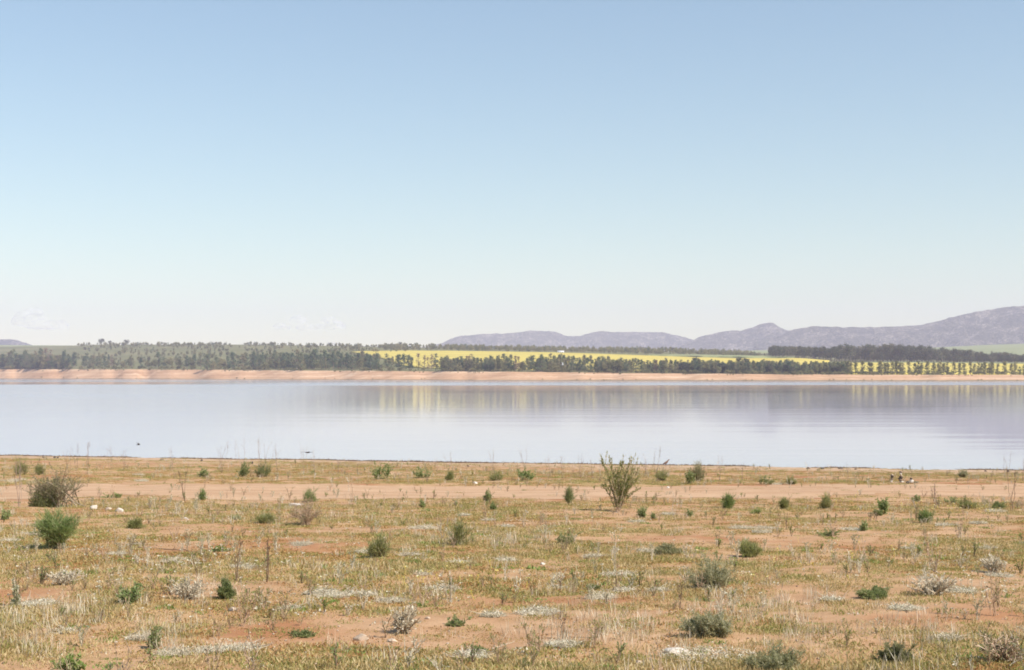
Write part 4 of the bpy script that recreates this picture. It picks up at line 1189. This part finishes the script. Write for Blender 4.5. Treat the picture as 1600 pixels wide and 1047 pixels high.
for k, (dx, dz, w_, h_, mt) in enumerate([(-.10, .03, .14, .09, 'stone_dark'), (.02, .05, .18, .11, 'stone_white'), (.16, .02, .20, .06, 'stone_brown'), (.0, .14, .10, .06, 'stone_dark')]):
    o = link(bpy.data.objects.new('stone', rock_mesh(60 + k, w_ / 2, w_ / 2 * .8, h_ / 2 * 1.2, mt, 2)), e); o.location = (dx, 0, dz)

# fallen branches
def branch(pts, r, mat, label, seed, twigs=4):
    rg = np.random.default_rng(seed)
    P = np.array([at(x, y) for x, y in pts]); P[:, 2] += r * 1.2
    base = P[0].copy(); P = P - base
    tt = np.linspace(0, 1, 14); src = np.linspace(0, 1, len(P))
    path = np.stack([np.interp(tt, src, P[:, k]) for k in range(3)], 1) + rg.normal(size=(14, 3)) * np.array([.008, .02, .004])
    g = Geo(); tubes(g, path[None], r, r * .4, 5, np.array([.5]))
    B = side_twigs(rg, path[None], twigs, .22, .2, .7); B[:, :, 2] = np.maximum(B[:, :, 2], P[:, 2].min()); tubes(g, B, r * .5, r * .2, 4, rg.random(twigs))
    o = link(bpy.data.objects.new('fallen_branch', g.mesh('fallen_branch', mat))); o.location = base
    return tag(o, label, 'branch')
branch([(205, 856), (260, 859), (310, 863), (352, 866)], .007, 'twig_brown', 'thin dark branch lying across the left middle grass', 1)
branch([(1602, 1026), (1590, 1034), (1578, 1046)], .012, 'twig_pale', 'thick pale dead branch in the bottom right corner', 2, 5)
branch([(768, 1016), (780, 1012), (792, 1008)], .005, 'twig_pale', 'pale twig on the sand at bottom centre', 3)
branch([(1455, 890), (1462, 895), (1468, 898)], .006, 'twig_pale', 'short pale stick above the pale dry brush heap', 4, 1)
branch([(545, 906), (556, 912), (560, 913)], .005, 'twig_pale', 'short pale twig in the middle grass', 5, 1)
branch([(145, 963), (160, 964), (172, 966)], .006, 'twig_brown', 'short dark stick on red soil in the left foreground', 6, 1)

# ------------------------------------------------------------------ birds (each body one continuous mesh)
plain_mat('bird_brown', (.20, .12, .09), .7, .2, 30); plain_mat('bird_dark', (.06, .05, .045), .7, .2, 30); plain_mat('bird_white', (.80, .79, .77), .7, .05, 30); plain_mat('bird_leg', (.35, .12, .08))
def skin_bird(name, verts, edges, radii, loc, mat, label, rotz=0, scale=1.0):
    me = bpy.data.meshes.new(name); me.from_pydata(verts, edges, [])
    o = link(bpy.data.objects.new(name, me)); o.location = loc; o.rotation_euler = (0, 0, rotz); o.scale = (scale,) * 3
    md = o.modifiers.new('skin', 'SKIN'); md.use_smooth_shade = True
    for v, r_ in zip(me.skin_vertices[0].data, radii): v.radius = r_ if isinstance(r_, tuple) else (r_, r_)
    me.skin_vertices[0].data[0].use_root = True
    sb = o.modifiers.new('sub', 'SUBSURF'); sb.levels = 1; sb.render_levels = 1
    me.materials.append(MAT[mat])
    return tag(o, label, 'bird')
# standing plover: body leaning up, long legs, upright head with bill
p = at(1040, 729.2)
V = [(0, 0, .16), (.06, 0, .19), (.10, 0, .235), (.125, 0, .275), (.145, 0, .285), (.19, 0, .28), (-.07, 0, .125), (-.13, 0, .095), (.01, .025, .12), (.0, .028, .06), (.005, .028, 0), (.01, -.025, .12), (.02, -.028, .06), (.02, -.028, 0), (.04, .028, -.002), (.055, -.028, -.002)]
E = [(0, 1), (1, 2), (2, 3), (3, 4), (4, 5), (0, 6), (6, 7), (0, 8), (8, 9), (9, 10), (0, 11), (11, 12), (12, 13), (10, 14), (13, 15)]
Rr = [.055, .048, .026, .024, .02, .004, .035, .008, .014, .005, .005, .014, .005, .005, .004, .004]
skin_bird('plover', V, E, Rr, (p[0], p[1], p[2] + .003), 'bird_brown', 'brown long-legged bird standing at the waterline', .2, 1.05)
def flyer(name, x, y, d, span, wing_up, mat, label, rotz=0, sweep=.25):
    s = span / 2
    b = s * .55
    V = [(0, 0, 0), (b * .45, 0, .01 * s), (b * .75, 0, .03 * s), (b * .98, 0, .02 * s), (-b * .5, 0, 0), (-b, 0, -.01 * s)]
    E = [(0, 1), (1, 2), (2, 3), (0, 4), (4, 5)]
    Rr = [s * .12, s * .11, s * .07, s * .01, s * .08, (s * .07, s * .02)]
    for sg in (1, -1):
        k0 = len(V)
        V += [(.06 * s, sg * .22 * s, .22 * s * wing_up), (.10 * s, sg * .5 * s, .52 * s * wing_up), (-sweep * s * .4, sg * .78 * s, .72 * s * wing_up), (-sweep * s * 1.2, sg * s, .86 * s * wing_up)]
        E += [(0, k0), (k0, k0 + 1), (k0 + 1, k0 + 2), (k0 + 2, k0 + 3)]
        Rr += [(s * .12, s * .03), (s * .10, s * .025), (s * .07, s * .018), (s * .012, s * .01)]
    loc = ((x - 800) / F * d, d, CAMZ + (HZ - y) / F * d)
    return skin_bird(name, V, E, Rr, loc, mat, label, rotz)
flyer('gull', 879, 570, 300, 1.15, 1.0, 'bird_white', 'white bird with raised wings flying before the far trees', .15)
flyer('swallow', 216, 695, 46, .28, .55, 'bird_dark', 'small dark swallow above the water at left', .5)
flyer('swift', 481, 707, 52, .56, .06, 'bird_dark', 'dark bird gliding edge-on low over the water left of centre', 1.15)

# ------------------------------------------------------------------ ground cover
def tuft(seed, n, rad, h0, h1, wid, lean):
    rg = np.random.default_rng(seed); g = Geo()
    az = rg.random(n) * 6.283; r = np.sqrt(rg.random(n)) * rad
    P = np.stack([np.cos(az) * r, np.sin(az) * r, np.full(n, -.004)], 1)
    D = np.stack([rg.normal(size=n) * lean, rg.normal(size=n) * lean, np.ones(n)], 1)
    leaves(g, P, D, h0 + (h1 - h0) * rg.random(n), wid * (.6 + .8 * rg.random(n)), rg)
    return g
KM = []
for j in range(3): KM.append(tuft(j, 90, .17, .012, .040, .010, .8).mesh('tuft', 'grass_green'))
for j in range(3): KM.append(tuft(10 + j, 60, .16, .014, .050, .007, .7).mesh('tuft', 'grass_dry'))
for j in range(3): KM.append(tuft(20 + j, 90, .19, .010, .024, .015, 1.6).mesh('tuft', 'creeper'))
for j in range(3): KM.append(tuft(30 + j, 14, .08, .05, .15, .0036, .3).mesh('tuft', 'twig_pale'))
for j in range(2): KM.append(tuft(40 + j, 12, .12, .05, .13, .004, .35).mesh('tuft', 'twig_pink'))
for j in range(2): KM.append(tuft(50 + j, 40, .13, .012, .030, .012, 1.3).mesh('tuft', 'leaf_white'))
for j in range(2): KM.append(tuft(60 + j, 44, .11, .018, .045, .014, .9).mesh('tuft', 'leaf_bright'))
rg = np.random.default_rng(99)
NS = 170000
d_ = 6.5 + (71 - 6.5) * rg.random(NS)
lat = (rg.random(NS) * 2 - 1) * .47
X_ = lat * d_ + (rg.random(NS) - .5) * 2; Y_ = d_
cv = cover(X_, Y_)
keep = (rg.random(NS) < .13 + .87 * cv) & (Y_ < shore_y(X_) - .6) & (rg.random(NS) < np.clip(.19 + 2.0 / d_ + d_ / 115, 0, 1))
tk = track_mask(X_, Y_)
keep &= rg.random(NS) > tk * .93
X_, Y_, cv = X_[keep], Y_[keep], cv[keep]
n = len(X_)
sel = fbm(X_ * .45, Y_ * .45, 55, 3) + .22 * rg.normal(size=n)
idx = np.where(sel > .66, rg.integers(3, 6, n), np.where(sel > .50, rg.integers(0, 3, n), rg.integers(6, 9, n)))
pale = (fbm(X_ * .6, Y_ * .6, 58, 3) > .50) & (rg.random(n) < .06)
idx = np.where(pale, rg.integers(9, 12, n), idx)
pink = (np.abs(Y_ - 30) < 7) | (Y_ > 44)
idx = np.where(pink & (rg.random(n) < .10), rg.integers(12, 14, n), idx)
idx = np.where(rg.random(n) < .03, rg.integers(14, 16, n), idx)
idx = np.where(rg.random(n) < .018, rg.integers(16, 18, n), idx)
Pz = gz(X_, Y_)
s_ = (.65 + .7 * rg.random(n)) * (.75 + .35 * cv)
scatter('ground_cover', np.stack([X_, Y_, Pz], 1), np.stack([0 * X_, 0 * X_, rg.random(n) * 6.28], 1), np.stack([s_, s_, s_ * (.8 + .5 * rg.random(n))], 1), idx, KM, 'patchy short grass, creepers and dry tufts on the red ground')

# small upright weeds, stems with a few leaves
def weed(seed, ns, h, leafm, stemm, nl):
    rg2 = np.random.default_rng(seed)
    A = fan(rg2, ns, h, h * .7, hmin=.5, flat=.2, base=.05, bow=.05, k=4)
    A = np.concatenate([A, np.pad(side_twigs(rg2, A, ns * 2, .25 * h, .3, .45, k=4), ((0, 0), (0, 0), (0, 0)))])
    g = Geo(); tubes(g, A, .0028, .0014, 3, rg2.random(len(A))); g2 = Geo()
    p, dd, t = on_paths(rg2, A, nl, .15)
    leaves(g2, p, dd + .7 * rg2.normal(size=(nl, 3)), .014 + .014 * rg2.random(nl), .007, rg2)
    return join2(g.mesh('weed', stemm), g2.mesh('weed', leafm), 'weed')
WM = []
for j, (hh, lm_, sm_, nl) in enumerate([(.16, 'leaf_olive', 'twig_pink', 60), (.20, 'leaf_fresh', 'twig_brown', 70), (.14, 'leaf_white', 'twig_pale', 50), (.22, 'leaf_white', 'twig_pale', 30), (.18, 'leaf_sage', 'twig_pink', 70), (.24, 'twig_pink', 'twig_pink', 40), (.12, 'leaf_bright', 'twig_brown', 70), (.17, 'leaf_grey', 'twig_pale', 90)]):
    for q in range(2):
        WM.append(weed(300 + j * 5 + q, 5 + 2 * q, hh, lm_, sm_, nl))
nw = 5200
d_ = 7 + 57 * rg.random(nw) ** .95; X_ = (rg.random(nw) * 2 - 1) * .45 * d_
gate = .12 + .88 * sstep(.42, .62, fbm(X_ * .5, d_ * .5, 151, 3))
kp = (rg.random(nw) < gate * (.40 + .60 * cover(X_, d_))) & (d_ < shore_y(X_) - 1.2)
X_, Y_ = X_[kp], d_[kp]; n = len(X_)
kd = fbm(X_ * .3 + 40, Y_ * .3, 157, 3) + .25 * rg.normal(size=n)
wi_ = np.clip(((kd - .15) / .7 * len(WM)).astype(int), 0, len(WM) - 1)
s_ = .6 + .7 * rg.random(n)
scatter('weeds', np.stack([X_, Y_, gz(X_, Y_) - .005], 1), np.stack([0 * X_, 0 * X_, rg.random(n) * 6.28], 1), np.stack([s_, s_, s_ * (.8 + .5 * rg.random(n))], 1), wi_, WM, 'small upright weeds and dry tufts among the grass')

cl = []
for (x_, y_, wx_, hy_, nn) in [(960, 985, 150, 50, 130), (900, 1000, 120, 40, 70), (1180, 940, 120, 40, 60), (1250, 955, 80, 50, 70), (1250, 985, 60, 40, 40), (60, 1000, 90, 50, 60), (250, 1000, 80, 40, 50), (560, 905, 120, 40, 50), (860, 905, 120, 40, 60), (1120, 970, 90, 30, 40),
                              (1450, 1010, 120, 40, 50), (1390, 985, 80, 40, 40), (120, 960, 90, 30, 40), (330, 925, 90, 30, 40), (1500, 870, 140, 30, 40), (640, 840, 200, 20, 50), (780, 850, 160, 20, 50)]:
    for _ in range(int(nn * .42)):
        cl.append(at(x_ + rg.normal() * wx_ * .42, y_ + rg.normal() * hy_ * .42))
cl = np.array(cl); nc = len(cl); s_ = .7 + .6 * rg.random(nc)
scatter('pale_stalks', cl, np.stack([rg.normal(size=nc) * .06, rg.normal(size=nc) * .06, rg.random(nc) * 6.28], 1), np.stack([s_ * .8, s_ * .8, s_], 1), rg.integers(0, 3, nc), KM[9:12], 'clusters of pale upright dead stalks')

# yellow and white flowers
def flower(seed, mat):
    rg2 = np.random.default_rng(seed); g = Geo(); m_ = 7
    a = np.arange(m_) * 6.283 / m_
    D = np.stack([np.cos(a), np.sin(a), np.full(m_, .35)], 1)
    leaves(g, np.tile([0, 0, .07], (m_, 1)), D, .016, .010, rg2)
    tubes(g, np.array([[[0, 0, -.01], [.004, 0, .03], [0, 0, .07]]]), .002, .0015, 3, np.array([0.]))
    return g.mesh('flower', mat)
FM = [flower(1, 'flower_yellow'), flower(2, 'leaf_white')]
fp, fi_ = [], []
for (x_, y_, wx_, hy_, nn, kk) in [(1500, 795, 120, 14, 90, 0), (1330, 785, 60, 10, 30, 0), (1160, 748, 90, 6, 40, 0), (220, 910, 260, 60, 110, 1), (330, 880, 160, 30, 60, 1), (1560, 925, 120, 30, 50, 1), (640, 905, 200, 30, 30, 0), (1230, 885, 200, 40, 30, 0), (1290, 830, 60, 8, 30, 1), (800, 880, 1200, 100, 160, 1)]:
    for _ in range(nn):
        q = at(x_ + rg.normal() * wx_ * .5, y_ + rg.normal() * hy_ * .5)
        fp.append(q); fi_.append(kk)
fp = np.array(fp); nf = len(fp)
scatter('wild_flowers', fp, np.stack([rg.normal(size=nf) * .2, rg.normal(size=nf) * .2, rg.random(nf) * 6], 1), np.tile((.8 + .8 * rg.random(nf))[:, None], (1, 3)), np.array(fi_), FM, 'tiny yellow and white flowers in the grass')

# gravel and clods
GM = [rock_mesh(200 + k, 1, .85, .6, mt, 1) for k, mt in enumerate(['stone_tan', 'stone_tan', 'stone_brown', 'stone_dark', 'stone_white'])]
ng = 14000
d_ = 6.5 + (70 - 6.5) * rg.random(ng) ** 1.1
X_ = (rg.random(ng) * 2 - 1) * .45 * d_
ok = Y_ok = d_ < shore_y(X_) - .3
X_, Y_ = X_[ok], d_[ok]; n = len(X_)
s_ = .005 + .012 * rg.random(n) ** 2.5
scatter('gravel', np.stack([X_, Y_, gz(X_, Y_) + s_ * .3], 1), np.stack([0 * X_, 0 * X_, rg.random(n) * 6], 1), np.tile(s_[:, None], (1, 3)), rg.choice(5, n, p=[.4, .25, .2, .08, .07]), GM, 'loose pebbles and clods on the bare earth')

# dark drift line left at the water's edge
nd_ = 5200
X_ = -36 + 70 * rg.random(nd_)
dens = fbm(X_ * .35, X_ * 0, 83, 3)
k_ = rg.random(nd_) < sstep(.3, .6, dens)
X_ = X_[k_]; n = len(X_)
Y_ = shore_y(X_) - .45 + rg.normal(size=n) * .22
def litter(seed):
    rg2 = np.random.default_rng(seed); g = Geo(); m_ = 10
    a = rg2.normal(size=(m_, 3)) * np.array([.06, .03, .0]); q = rg2.normal(size=(m_, 3)) * np.array([.1, .05, .03])
    t = np.linspace(0, 1, 3)[None, :, None]
    pth = a[:, None] + t * q[:, None]; pth[..., 2] = np.abs(pth[..., 2]) + .005
    tubes(g, pth, .009, .004, 4, rg2.random(m_) * .5)
    return g.mesh('litter', 'twig_brown')
LM = [litter(k) for k in range(4)]
s_ = .6 + .7 * rg.random(n)
scatter('drift_line', np.stack([X_, Y_, gz(X_, Y_)], 1), np.stack([0 * X_, 0 * X_, rg.random(n) * 6.28], 1), np.tile(s_[:, None], (1, 3)), rg.integers(0, 4, n), LM, 'dark line of drift litter along the water edge')
